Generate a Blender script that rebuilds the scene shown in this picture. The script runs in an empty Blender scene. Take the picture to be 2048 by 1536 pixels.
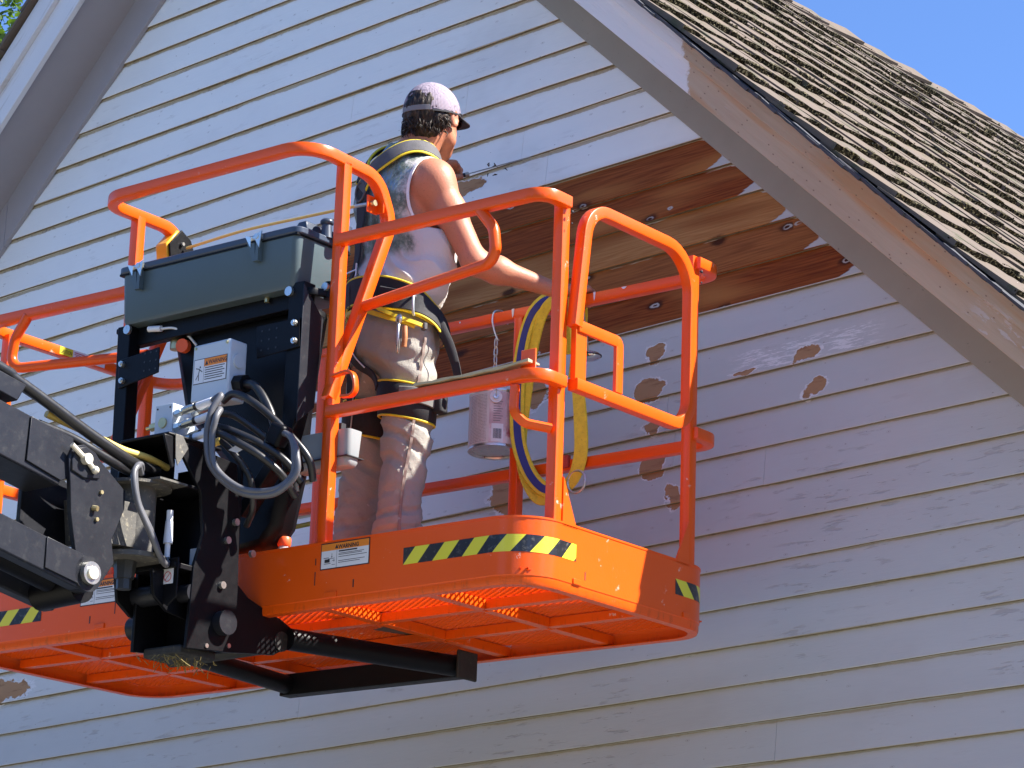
import bpy, math, random
import numpy as np
from mathutils import Vector, Matrix, noise as mn
random.seed(7)
R_ = math.radians
scn = bpy.context.scene
# ---------------------------------------------------------------- camera, sky, sun, exposure
cam_d = bpy.data.cameras.new('camera'); cam = bpy.data.objects.new('camera', cam_d)
scn.collection.objects.link(cam); scn.camera = cam
RT = Vector((0.74947331, 0.66133823, 0.03035644)); UP = Vector((0.188728, -0.25738029, 0.94770097)); FW = Vector((-0.63456403, 0.70454747, 0.3177127))
CAM = Vector((7.57078111, -6.99180034, 1.6))
M = Matrix((RT, UP, -FW)).transposed().to_4x4(); M.translation = CAM
cam.matrix_world = M
cam_d.sensor_width = 36.0; cam_d.lens = 36.0*5715.577/2048.0; cam_d.clip_start = 0.1; cam_d.clip_end = 3000
SUN = Vector((0.62, 0.338, 0.705)).normalized()
SUN_EL = math.asin(SUN.z); SUN_AZ = math.atan2(SUN.x, SUN.y)   # azimuth clockwise from +Y
w = bpy.data.worlds.new('World'); scn.world = w; w.use_nodes = True
nt = w.node_tree; nt.nodes.clear()
sky = nt.nodes.new('ShaderNodeTexSky'); sky.sky_type = 'NISHITA'; sky.sun_disc = False
sky.sun_elevation = SUN_EL; sky.sun_rotation = SUN_AZ; sky.altitude = 1500.0; sky.air_density = 0.55; sky.dust_density = 0.0; sky.ozone_density = 7.0
bg = nt.nodes.new('ShaderNodeBackground'); bg.inputs[1].default_value = 0.15
wo = nt.nodes.new('ShaderNodeOutputWorld'); nt.links.new(sky.outputs[0], bg.inputs[0]); nt.links.new(bg.outputs[0], wo.inputs[0])
sl = bpy.data.lights.new('sun', 'SUN'); sl.energy = 5.0; sl.angle = R_(0.55); sl.color = (1.0, 0.95, 0.87)
so = bpy.data.objects.new('sun', sl); scn.collection.objects.link(so); so.rotation_euler = SUN.to_track_quat('Z', 'Y').to_euler(); so.location = (6, 6, 12)
scn.view_settings.view_transform = 'Standard'; scn.view_settings.look = 'None'; scn.view_settings.gamma = 1.0
scn.view_settings.exposure = 1.58; scn.view_settings.use_curve_mapping = False
try:
    scn.cycles.max_bounces = 5; scn.cycles.diffuse_bounces = 3; scn.cycles.glossy_bounces = 2; scn.cycles.transparent_max_bounces = 8
except Exception: pass

# ---------------------------------------------------------------- node helpers
class NT:
    def __init__(s, name):
        s.m = bpy.data.materials.new(name); s.m.use_nodes = True
        s.t = s.m.node_tree; s.t.nodes.clear()
        s.out = s.t.nodes.new('ShaderNodeOutputMaterial'); s.b = s.t.nodes.new('ShaderNodeBsdfPrincipled')
        s.t.links.new(s.b.outputs[0], s.out.inputs[0])
    def n(s, ty, **k):
        nd = s.t.nodes.new(ty)
        for a, v in k.items(): setattr(nd, a, v)
        return nd
    def l(s, a, b): s.t.links.new(a, b)
    def put(s, sock, v):
        if isinstance(v, bpy.types.NodeSocket): s.l(v, sock)
        else:
            if isinstance(v, tuple) and len(v) == 3 and sock.type == 'RGBA': v = v+(1,)
            sock.default_value = v
    def math(s, op, a, b=0.0, c=0.0, clamp=False):
        nd = s.n('ShaderNodeMath', operation=op, use_clamp=clamp)
        s.put(nd.inputs[0], a); s.put(nd.inputs[1], b); s.put(nd.inputs[2], c)
        return nd.outputs[0]
    def mix(s, f, a, b):
        nd = s.n('ShaderNodeMix', data_type='RGBA'); s.put(nd.inputs[0], f); s.put(nd.inputs[6], a); s.put(nd.inputs[7], b)
        return nd.outputs[2]
    def noise(s, vec, scale, detail=3.0, rough=0.55, dist=0.0, out=0):
        nd = s.n('ShaderNodeTexNoise'); s.l(vec, nd.inputs['Vector']) if vec else None
        nd.inputs['Scale'].default_value = scale; nd.inputs['Detail'].default_value = detail; nd.inputs['Roughness'].default_value = rough; nd.inputs['Distortion'].default_value = dist
        return nd.outputs[out]
    def ss(s, x, a, b):   # smoothstep
        nd = s.n('ShaderNodeMapRange', interpolation_type='SMOOTHSTEP'); s.put(nd.inputs[0], x)
        s.put(nd.inputs[1], a); s.put(nd.inputs[2], b); nd.inputs[3].default_value = 0; nd.inputs[4].default_value = 1
        return nd.outputs[0]
    def pos(s): return s.n('ShaderNodeNewGeometry').outputs['Position']
    def obj(s): return s.n('ShaderNodeTexCoord').outputs['Object']
    def gen(s): return s.n('ShaderNodeTexCoord').outputs['Generated']
    def sep(s, v):
        nd = s.n('ShaderNodeSeparateXYZ'); s.l(v, nd.inputs[0]); return nd.outputs
    def comb(s, x, y, z):
        nd = s.n('ShaderNodeCombineXYZ'); s.put(nd.inputs[0], x); s.put(nd.inputs[1], y); s.put(nd.inputs[2], z); return nd.outputs[0]
    def scale(s, v, sc):
        nd = s.n('ShaderNodeMapping'); s.l(v, nd.inputs[0]); nd.inputs['Scale'].default_value = sc; return nd.outputs[0]
    def bump(s, h, dist=0.002, strength=1.0):
        nd = s.n('ShaderNodeBump'); nd.inputs['Strength'].default_value = strength; nd.inputs['Distance'].default_value = dist; s.l(h, nd.inputs['Height']); s.l(nd.outputs[0], s.b.inputs['Normal'])
    def base(s, c, rough=0.5, metal=0.0, spec=0.5):
        s.put(s.b.inputs['Base Color'], c); s.put(s.b.inputs['Roughness'], rough); s.put(s.b.inputs['Metallic'], metal); s.put(s.b.inputs['Specular IOR Level'], spec)
        return s.m

def simple(name, col, rough=0.5, metal=0.0, var=0.12, nscale=14.0, bump=0.0, spec=0.5, dirt=None, dirt_amt=0.0, coat=0.0):
    t = NT(name); p = t.obj()
    n1 = t.noise(p, nscale, 4)
    k = t.math('MULTIPLY_ADD', t.math('SUBTRACT', n1, 0.5), 2*var, 1.0)
    vm = t.n('ShaderNodeVectorMath', operation='SCALE'); vm.inputs[0].default_value = col; t.l(k, vm.inputs['Scale'])
    c = vm.outputs[0]
    if dirt:
        n2 = t.noise(p, nscale*3.1, 6, 0.7)
        c = t.mix(t.math('MULTIPLY', t.ss(n2, 0.52, 0.72), dirt_amt), c, dirt)
    r = t.math('ADD', rough, t.math('MULTIPLY', t.math('SUBTRACT', t.noise(p, nscale*2, 3), 0.5), 0.18), clamp=True)
    m = t.base(c, r, metal, spec)
    if coat: t.b.inputs['Coat Weight'].default_value = coat; t.b.inputs['Coat Roughness'].default_value = 0.12
    if bump: t.bump(t.noise(p, nscale*6, 4), bump)
    return m

# ---------------------------------------------------------------- mesh helpers
def V(*a): return Vector(a if len(a) > 1 else a[0])
class MB:
    def __init__(s): s.v = []; s.f = []; s.mi = []; s.cur = 0
    def add(s, vs, fs):
        o = len(s.v); s.v.extend([Vector(x) for x in vs])
        for f in fs: s.f.append(tuple(i+o for i in f)); s.mi.append(s.cur)
    def box(s, c, d, rot=None):
        c = Vector(c); x, y, z = d[0]/2, d[1]/2, d[2]/2
        vs = [Vector((sx*x, sy*y, sz*z)) for sz in (-1, 1) for sy in (-1, 1) for sx in (-1, 1)]
        if rot is not None: vs = [rot @ q for q in vs]
        s.add([c+q for q in vs], [(0, 2, 3, 1), (4, 5, 7, 6), (0, 1, 5, 4), (2, 6, 7, 3), (0, 4, 6, 2), (1, 3, 7, 5)])
    def bx(s, a0, a1, b0, b1, h0, h1): s.box(((a0+a1)/2, (b0+b1)/2, (h0+h1)/2), (abs(a1-a0), abs(b1-b0), abs(h1-h0)))
    def prism(s, pts, ext):   # pts: 3D polygon loop, ext: extrusion vector
        n = len(pts); ext = Vector(ext); P = [Vector(p) for p in pts]
        s.add(P+[p+ext for p in P], [tuple(range(n))[::-1], tuple(range(n, 2*n))]+[(i, (i+1) % n, (i+1) % n+n, i+n) for i in range(n)])
    def ringed(s, rings, cap=True, closed=False):
        n = len(rings[0]); vs = [q for r in rings for q in r]; fs = []
        m = len(rings)
        for i in range(m if closed else m-1):
            for j in range(n):
                a = i*n+j; b = i*n+(j+1) % n; c = ((i+1) % m)*n+(j+1) % n; d = ((i+1) % m)*n+j
                fs.append((a, b, c, d))
        if cap and not closed: fs.append(tuple(range(n))[::-1]); fs.append(tuple(range((m-1)*n, m*n)))
        s.add(vs, fs)
    def frames(s, pts, n0=None, closed=False):
        P = [Vector(p) for p in pts]; m = len(P); T = []
        for i in range(m):
            if closed: t = P[(i+1) % m]-P[i-1]
            else: t = P[min(i+1, m-1)]-P[max(i-1, 0)]
            T.append(t.normalized() if t.length > 1e-9 else Vector((0, 0, 1)))
        if n0 is None:
            n0 = Vector((0, 0, 1)) if abs(T[0].z) < .9 else Vector((0, 1, 0))
        N = Vector(n0); N = (N-T[0]*N.dot(T[0])).normalized(); out = []
        for i in range(m):
            N = (N-T[i]*N.dot(T[i])); N = N.normalized() if N.length > 1e-6 else Vector((1, 0, 0))
            out.append((P[i], T[i], N.copy(), T[i].cross(N)))
        return out
    def tube(s, pts, r, n=10, closed=False, cap=True):
        fr = s.frames(pts, closed=closed); m = len(fr)
        rr = r if callable(r) else (lambda u: r)
        rings = [[p+N*(math.cos(2*math.pi*k/n)*rr(i/(m-1)))+B*(math.sin(2*math.pi*k/n)*rr(i/(m-1))) for k in range(n)] for i, (p, T, N, B) in enumerate(fr)]
        s.ringed(rings, cap, closed)
    def sq(s, pts, w, h=None, n0=None, ch=0.11, closed=False):
        h = h or w; fr = s.frames(pts, n0, closed); a, b = w/2, h/2; c = ch*min(a, b)*2
        prof = [(a, b-c), (a-c*.3, b-c*.3), (a-c, b), (-a+c, b), (-a+c*.3, b-c*.3), (-a, b-c), (-a, -b+c), (-a+c*.3, -b+c*.3), (-a+c, -b), (a-c, -b), (a-c*.3, -b+c*.3), (a, -b+c)]
        s.ringed([[p+B*x+N*y for x, y in prof] for p, T, N, B in fr], True, closed)
    def ribbon(s, pts, nrm, wd, th):   # flat strap: pts, normals, widths
        m = len(pts); rings = []
        for i in range(m):
            p = Vector(pts[i]); t = (Vector(pts[min(i+1, m-1)])-Vector(pts[max(i-1, 0)])).normalized(); n = Vector(nrm[i]); n = (n-t*n.dot(t)).normalized(); b = t.cross(n)
            w = (wd(i/(m-1)) if callable(wd) else wd)/2
            rings.append([p+b*w+n*th*.15, p+b*w*.9+n*th, p-b*w*.9+n*th, p-b*w+n*th*.15, p-b*w*.9-n*th*.1, p+b*w*.9-n*th*.1])
        s.ringed(rings)
    def cyl(s, p0, p1, r, n=16, r1=None):
        s.tube([p0, p1], (lambda u: r+(r1-r)*u) if r1 is not None else r, n)
    def sphere(s, c, r, n=12, m=8, sc=(1, 1, 1)):
        c = Vector(c); rings = []
        for i in range(m+1):
            t = math.pi*i/m; t = min(max(t, .02), math.pi-.02)
            rings.append([c+Vector((r*sc[0]*math.sin(t)*math.cos(2*math.pi*k/n), r*sc[1]*math.sin(t)*math.sin(2*math.pi*k/n), r*sc[2]*math.cos(t))) for k in range(n)])
        s.ringed(rings[::-1])
    def weld(s, tol=1e-5):
        mp = {}; idx = []; nv = []
        for q in s.v:
            k = (round(q.x/tol), round(q.y/tol), round(q.z/tol))
            if k not in mp: mp[k] = len(nv); nv.append(q)
            idx.append(mp[k])
        nf = []; nm = []
        for f, m in zip(s.f, s.mi):
            g = []
            for i in f:
                j = idx[i]
                if j not in g: g.append(j)
            if len(g) > 2: nf.append(tuple(g)); nm.append(m)
        s.v, s.f, s.mi = nv, nf, nm; return s
    def islands(s):
        par = list(range(len(s.v)))
        def fd(i):
            while par[i] != i: par[i] = par[par[i]]; i = par[i]
            return i
        for f in s.f:
            r = fd(f[0])
            for i in f[1:]: par[fd(i)] = r
        grp = {}
        for k, f in enumerate(s.f): grp.setdefault(fd(f[0]), []).append(k)
        out = []
        for ks in grp.values():
            m = MB(); mp = {}
            for k in ks:
                g = []
                for i in s.f[k]:
                    if i not in mp: mp[i] = len(m.v); m.v.append(s.v[i])
                    g.append(mp[i])
                m.f.append(tuple(g)); m.mi.append(s.mi[k])
            out.append(m)
        return out
    def build_each(s, *a, **k): return [m.build(*a, **k) for m in s.islands()]
    def build(s, name, mats, parent=None, off=(0, 0, 0), bevel=0.0, smooth=None, seg=2):
        me = bpy.data.meshes.new(name); off = Vector(off)
        me.from_pydata([tuple(q-off) for q in s.v], [], s.f)
        if not isinstance(mats, (list, tuple)): mats = [mats]
        for m_ in mats: me.materials.append(m_)
        if len(mats) > 1: me.polygons.foreach_set('material_index', s.mi)
        if smooth:
            me.polygons.foreach_set('use_smooth', [True]*len(me.polygons)); me.set_sharp_from_angle(angle=R_(smooth))
        me.update()
        o = bpy.data.objects.new(name, me); scn.collection.objects.link(o)
        if parent: o.parent = parent
        if bevel:
            if not smooth: me.polygons.foreach_set('use_smooth', [True]*len(me.polygons)); me.set_sharp_from_angle(angle=R_(35))
            b = o.modifiers.new('Bevel', 'BEVEL'); b.width = bevel; b.segments = seg; b.limit_method = 'ANGLE'; b.angle_limit = R_(35); b.harden_normals = False
        return o
def fil(pts, rad, seg=7, closed=False):
    P = [Vector(p) for p in pts]; n = len(P); out = []
    if not isinstance(rad, (list, tuple)): rad = [rad]*n
    for i in range(n):
        if (i == 0 or i == n-1) and not closed: out.append(P[i]); continue
        A_, B_, C_ = P[i-1], P[i], P[(i+1) % n]; r = rad[i]
        u = (A_-B_); v = (C_-B_); lu, lv = u.length, v.length; u.normalize(); v.normalize()
        ang = u.angle(v)
        if r <= 0 or ang > math.pi-.02: out.append(B_); continue
        d = min(r/math.tan(ang/2), lu*.499, lv*.499); r2 = d*math.tan(ang/2)
        c = B_+(u+v).normalized()*(r2/math.sin(ang/2)); p0 = B_+u*d; p1 = B_+v*d
        a = (p0-c); b = (p1-c); tot = a.angle(b)
        for k in range(seg+1):
            f = k/seg; q = (a*math.sin((1-f)*tot)+b*math.sin(f*tot))/math.sin(tot); out.append(c+q)
    return out
def crv(pts, n=8):   # Catmull-Rom
    P = [Vector(p) for p in pts]; P = [P[0]*2-P[1]]+P+[P[-1]*2-P[-2]]; out = []
    for i in range(1, len(P)-2):
        for k in range(n):
            t = k/n; a, b, c, d = P[i-1], P[i], P[i+1], P[i+2]
            out.append(.5*((2*b)+(c-a)*t+(2*a-5*b+4*c-d)*t*t+(3*b-a-3*c+d)*t**3))
    out.append(P[-2]); return out
def tag(o, label=None, cat=None, group=None, kind=None):
    if label: o['label'] = label
    if cat: o['category'] = cat
    if group: o['group'] = group
    if kind: o['kind'] = kind
    return o
def empty(name, loc=(0, 0, 0), parent=None, mat=None):
    o = bpy.data.objects.new(name, None); scn.collection.objects.link(o); o.empty_display_size = .1
    if mat is not None: o.matrix_world = mat
    else: o.location = loc
    if parent: o.parent = parent
    return o
def lettering(txt, size, org, u, v, mat, parent, name='lettering', align='LEFT', sx=1.0, bold=0.0):
    cu = bpy.data.curves.new('t', 'FONT'); cu.body = txt; cu.size = size; cu.align_x = align; cu.offset = bold; cu.resolution_u = 2
    ob = bpy.data.objects.new('t', cu); scn.collection.objects.link(ob)
    me = bpy.data.meshes.new_from_object(ob); bpy.data.objects.remove(ob)
    u = Vector(u).normalized(); v = Vector(v).normalized(); n = u.cross(v)
    me.transform(Matrix((u*sx, v, n)).transposed().to_4x4()); me.transform(Matrix.Translation(Vector(org)))
    me.materials.clear(); me.materials.append(mat)
    o = bpy.data.objects.new(name, me); scn.collection.objects.link(o); o.parent = parent
    return o
# ---------------------------------------------------------------- place frames
HM, ZA, EX, Z0 = 0.9735182, 7.51162, 0.12651686, 4.8252012   # rake slope, apex height of siding edge, clapboard exposure, height of clapboard line 0
PA = Vector((0.99818236, 0.05245065, -0.02968006)); PB = Vector((-0.05149734, 0.99815965, 0.03202096)); PN = Vector((0.03130495, -0.03043432, 0.99904642)); PK = Vector((2.56955159, -1.34951321, 3.76068096))
PM = Matrix((PA, PB, PN)).transposed().to_4x4(); PM.translation = PK
def WP(a, b, h): return PM @ Vector((a, b, h))
def pl_empty(name, a, b, h): return empty(name, mat=Matrix.Translation(WP(a, b, h)) @ PM.to_3x3().to_4x4())
# ================================================================ MATERIALS
WX = {}
def wood_nodes(t, p, *cs, grain=1.0):
    """boards running along X: p is the position socket"""
    x, y, z = t.sep(p)
    q = t.comb(t.math('MULTIPLY', x, 1.1*grain), t.math('MULTIPLY', y, 2.0), t.math('MULTIPLY', z, 11.0))
    warp = t.noise(q, .8, 2, 0.5)
    ring = t.math('SINE', t.math('MULTIPLY', t.math('MULTIPLY_ADD', warp, .16, z), 470.0))
    ring = t.math('MULTIPLY_ADD', ring, 0.5, 0.5)
    fine = t.noise(t.comb(t.math('MULTIPLY', x, 6.0), y, t.math('MULTIPLY', z, 160.0)), 1.0, 3)
    f = t.math('ADD', t.math('MULTIPLY', ring, 0.34), t.math('MULTIPLY', t.ss(fine, .30, .72), 0.72), clamp=True)
    pat = t.ss(t.noise(t.comb(t.math('MULTIPLY', x, 1.7), y, t.math('MULTIPLY', z, 7.9)), 1.0, 1), 0.5, 0.75)
    res = []
    for i in range(0, len(cs), 3):
        c_ = t.mix(f, cs[i], cs[i+1]); res.append(t.mix(pat, c_, cs[i+2]))
    return res, ring
def siding_mat():
    t = NT('old siding paint'); P = t.pos(); x, y, z = t.sep(P)
    # bare cedar colour varies board by board
    row = t.math('FLOOR', t.math('DIVIDE', t.math('SUBTRACT', z, Z0+.001), EX))
    rr = t.noise(t.comb(t.math('MULTIPLY', row, 3.7), 0.0, 0.0), 1.0, 0)
    (cw, cwl), ring = wood_nodes(t, t.comb(x, y, t.math('ADD', z, t.math('MULTIPLY', row, 1.31))), (0.30, 0.085, 0.022), (0.14, 0.032, 0.009), (0.40, 0.165, 0.050), (0.46, 0.23, 0.085), (0.33, 0.145, 0.048), (0.22, 0.07, 0.018))
    odd = t.math('COMPARE', row, 2.0, 0.6)     # one paler board, third from the bottom of the stripped ones
    cw = t.mix(t.math('MAXIMUM', odd, t.math('MULTIPLY', t.ss(rr, .55, .62), .35)), cw, cwl)
    # knots
    vo = t.n('ShaderNodeTexVoronoi', voronoi_dimensions='2D'); t.l(t.comb(t.math('MULTIPLY', x, 3.6), t.math('MULTIPLY', z, 7.9), 0.0), vo.inputs['Vector']); vo.inputs['Scale'].default_value = 1.0
    kd = t.math('ADD', vo.outputs['Distance'], t.math('MULTIPLY', t.math('SUBTRACT', t.noise(P, 30, 3), .5), .12))
    kg = t.math('GREATER_THAN', t.sep(vo.outputs['Color'])[0], .52)
    cw = t.mix(t.math('MULTIPLY', t.math('MULTIPLY', t.ss(kd, 0.17, 0.06), kg), .9), cw, (0.045, 0.016, 0.009))
    cw = t.mix(t.math('MULTIPLY', t.ss(kd, 0.02, 0.035), t.math('MULTIPLY', t.ss(kd, 0.075, 0.05), t.ss(t.noise(P, 9, 0), .5, .6))), cw, (0.45, 0.42, 0.40))
    # paint
    n1 = t.noise(t.comb(t.math('MULTIPLY', x, 2.2), y, t.math('MULTIPLY', z, 6.0)), 1.0, 4, 0.6)
    n2 = t.noise(t.comb(t.math('MULTIPLY', x, 7.0), y, t.math('MULTIPLY', z, 45.0)), 1.0, 4, 0.65)
    newp = t.mix(n1, (0.85, 0.86, 0.84), (0.77, 0.785, 0.79))
    oldp = t.mix(n1, (0.54, 0.56, 0.575), (0.465, 0.485, 0.50))
    # freshly cleaned part above the stripped boards and over the left half
    m1 = t.ss(z, Z0+4.7*EX, Z0+5.2*EX)
    edge = t.math('ADD', 0.55, t.math('MULTIPLY', t.math('SUBTRACT', t.noise(P, 0.9, 2), .5), 1.1))
    m2 = t.math('MULTIPLY', t.ss(x, t.math('ADD', edge, .9), edge), t.ss(z, 3.75, 4.4))
    col = t.mix(t.math('MAXIMUM', m1, m2), oldp, newp)
    # fine cracks and scuffs along the grain
    cr = t.math('MULTIPLY', t.math('MULTIPLY', t.ss(n2, 0.565, 0.64), t.ss(t.noise(P, 2.1, 3), 0.46, 0.60)), t.math('SUBTRACT', 1.0, t.math('MULTIPLY', t.math('MAXIMUM', m1, m2), .62)))
    col = t.mix(t.math('MULTIPLY', cr, .36), col, (0.26, 0.235, 0.23))
    vn = t.n('ShaderNodeTexVoronoi', voronoi_dimensions='2D'); t.l(t.comb(t.math('MULTIPLY', x, 2.6), t.math('MULTIPLY', z, 5.2), 0.0), vn.inputs['Vector']); nd_ = t.math('ADD', vn.outputs['Distance'], t.math('MULTIPLY', t.math('SUBTRACT', n2, .5), .06))
    nv_ = t.sep(vn.outputs['Color'])[0]
    col = t.mix(t.math('MULTIPLY', t.math('MULTIPLY', t.ss(nd_, .045, .025), t.math('GREATER_THAN', nv_, .86)), .6), col, (0.13, 0.10, 0.09))
    col = t.mix(t.math('MULTIPLY', t.math('MULTIPLY', t.math('MULTIPLY', t.ss(nd_, .12, .10), t.ss(nd_, .07, .09)), t.math('GREATER_THAN', nv_, .93)), .3), col, (0.20, 0.17, 0.16))
    dr = t.math('MULTIPLY', t.ss(t.noise(t.comb(t.math('MULTIPLY', x, 1.3), y, t.math('MULTIPLY', z, 2.1)), 1.0, 4, .68), .52, .72), .14)
    col = t.mix(dr, col, (0.30, 0.28, 0.27))
    # scraped strip under laps: bare tan wood, old yellowish paint, lap shade painted in
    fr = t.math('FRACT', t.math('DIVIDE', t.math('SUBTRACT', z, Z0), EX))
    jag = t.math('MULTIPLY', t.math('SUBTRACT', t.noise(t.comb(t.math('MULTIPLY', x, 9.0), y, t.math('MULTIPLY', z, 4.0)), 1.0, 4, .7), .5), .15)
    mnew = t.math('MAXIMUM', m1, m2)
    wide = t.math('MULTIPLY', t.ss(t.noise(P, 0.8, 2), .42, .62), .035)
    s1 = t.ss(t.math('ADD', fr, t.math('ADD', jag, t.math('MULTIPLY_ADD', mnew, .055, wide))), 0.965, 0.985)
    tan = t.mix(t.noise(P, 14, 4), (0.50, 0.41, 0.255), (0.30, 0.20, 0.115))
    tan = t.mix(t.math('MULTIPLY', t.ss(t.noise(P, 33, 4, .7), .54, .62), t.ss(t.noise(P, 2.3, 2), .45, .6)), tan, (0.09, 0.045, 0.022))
    tan = t.mix(mnew, t.mix(.55, tan, (0.16, 0.135, 0.07)), tan)  # lower siding: strip darkened further with painted lap shade
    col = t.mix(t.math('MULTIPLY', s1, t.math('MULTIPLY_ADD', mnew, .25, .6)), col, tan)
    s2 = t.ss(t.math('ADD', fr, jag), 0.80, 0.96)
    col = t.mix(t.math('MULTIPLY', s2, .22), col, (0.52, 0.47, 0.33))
    # stripped patches: (x, z, half length, half height, tilt)
    spots = [(2.545, 4.602, .062, .026, 0), (2.565, 4.480, .040, .030, 0), (1.925, 4.728, .045, .030, 0), (1.905, 4.605, .058, .034, 0),
             (1.915, 4.470, .050, .028, 0), (1.92, 4.338, .050, .036, 0), (2.005, 4.225, .025, .045, 0), (1.86, 4.598, .03, .03, 0), (2.30, 4.585, .05, .010, 0), (1.39, 4.70, .06, .06, 0), (1.26, 4.35, .05, .08, 0),
             (-1.42, 3.99, .20, .046, 0), (.55, 4.44, .05, .03, 0), (1.03, 5.545, .085, .032, 0)]
    nz = t.math('MULTIPLY', t.math('SUBTRACT', t.noise(t.comb(t.math('MULTIPLY', x, 24.0), y, t.math('MULTIPLY', z, 38.0)), 1.0, 4, .75), .5), 1.0)
    best = None
    wn = t.n('ShaderNodeTexNoise'); t.l(P, wn.inputs['Vector']); wn.inputs['Scale'].default_value = 13.0; wn.inputs['Detail'].default_value = 3.0
    wr, wg, wb = t.sep(wn.outputs['Color']); xw = t.math('MULTIPLY_ADD', t.math('SUBTRACT', wr, .5), .13, x); zw = t.math('MULTIPLY_ADD', t.math('SUBTRACT', wg, .5), .07, z)
    for sx, sz, a, b, _ in spots:
        dx = t.math('DIVIDE', t.math('SUBTRACT', xw, sx), a); dz = t.math('DIVIDE', t.math('SUBTRACT', zw, sz), b)
        d = t.math('SQRT', t.math('ADD', t.math('MULTIPLY', dx, dx), t.math('MULTIPLY', dz, dz)))
        best = d if best is None else t.math('MINIMUM', best, d)
    best = t.math('ADD', best, nz)
    halo = t.math('MULTIPLY', t.ss(best, 1.25, 1.17), t.math('ADD', .45, t.math('MULTIPLY', t.ss(n2, .45, .55), .55)))
    sx_ = t.math('MULTIPLY', t.math('MULTIPLY', t.ss(x, 2.20, 2.34), t.ss(x, 2.86, 2.74)), t.math('MULTIPLY', t.ss(z, 4.572, 4.585), t.ss(z, 4.668, 4.645)))
    scr = t.math('MULTIPLY', sx_, t.ss(t.noise(t.comb(t.math('MULTIPLY', x, 11.0), y, t.math('MULTIPLY', z, 95.0)), 1.0, 4, .75), .50, .56))
    halo = t.math('MAXIMUM', halo, scr)
    # long stripped run: rows 0..4 above line 0, right ends rounded per board
    zr = t.math('DIVIDE', t.math('SUBTRACT', z, Z0), EX)
    fz = t.math('SUBTRACT', t.math('FRACT', zr), .44)
    end = t.math('SUBTRACT', t.math('SUBTRACT', 2.742, t.math('MULTIPLY', row, .1345)), t.math('MULTIPLY', t.math('MULTIPLY', fz, fz), .42))
    end = t.math('ADD', end, t.math('MULTIPLY', t.math('SUBTRACT', t.noise(t.comb(t.math('MULTIPLY', x, 5.0), row, t.math('MULTIPLY', z, 55.0)), 1.0, 4, .7), .5), .07))
    inr = t.math('MULTIPLY', t.math('GREATER_THAN', zr, 0.02), t.math('LESS_THAN', zr, 4.97))
    lft = t.math('ADD', .30, t.math('MULTIPLY', t.math('SUBTRACT', t.noise(P, 5, 4), .5), .35))
    run = t.math('MULTIPLY', inr, t.math('MULTIPLY', t.ss(x, t.math('ADD', end, .004), t.math('SUBTRACT', end, .004)), t.ss(x, t.math('SUBTRACT', lft, .01), t.math('ADD', lft, .01))))
    tops = t.math('SUBTRACT', 1.0, t.math('MULTIPLY', t.ss(t.math('ADD', fr, jag), .955, .975), t.ss(t.noise(t.comb(t.math('MULTIPLY', x, 3.0), row, 0.0), 1.0, 2), .54, .58)))
    run = t.math('MULTIPLY', run, tops)
    # patch below the row above: chipped edge near the scraper
    sp = t.ss(best, 1.06, 1.0)
    col = t.mix(halo, col, (0.74, 0.74, 0.76))
    bare = t.math('MAXIMUM', run, sp)
    cs = t.mix(t.noise(P, 4, 2), (0.34, 0.18, 0.09), (0.48, 0.30, 0.17))
    col = t.mix(sp, col, t.mix(t.math('MULTIPLY', t.ss(n2, .5, .7), .5), cs, (0.16, 0.07, 0.035)))
    col = t.mix(run, col, cw)
    rgh = t.math('SUBTRACT', t.math('ADD', .55, t.math('MULTIPLY', bare, -.12)), t.math('MULTIPLY', n1, .12))
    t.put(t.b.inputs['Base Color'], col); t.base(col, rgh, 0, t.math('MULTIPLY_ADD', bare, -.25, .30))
    t.bump(t.math('ADD', t.math('ADD', t.math('MULTIPLY', n2, .6), t.math('MULTIPLY', bare, -1.2)), t.math('MULTIPLY', cr, -.6)), .0018, .9)
    return t.m
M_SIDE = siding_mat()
M_BUTT = simple('weathered shaded board edge', (0.20, 0.165, 0.105), .85, 0, .5, 9, 0, dirt=(0.055, 0.035, 0.02), dirt_amt=.8)  # peeled brown edge wood, with shade under the lap put into the colour
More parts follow.
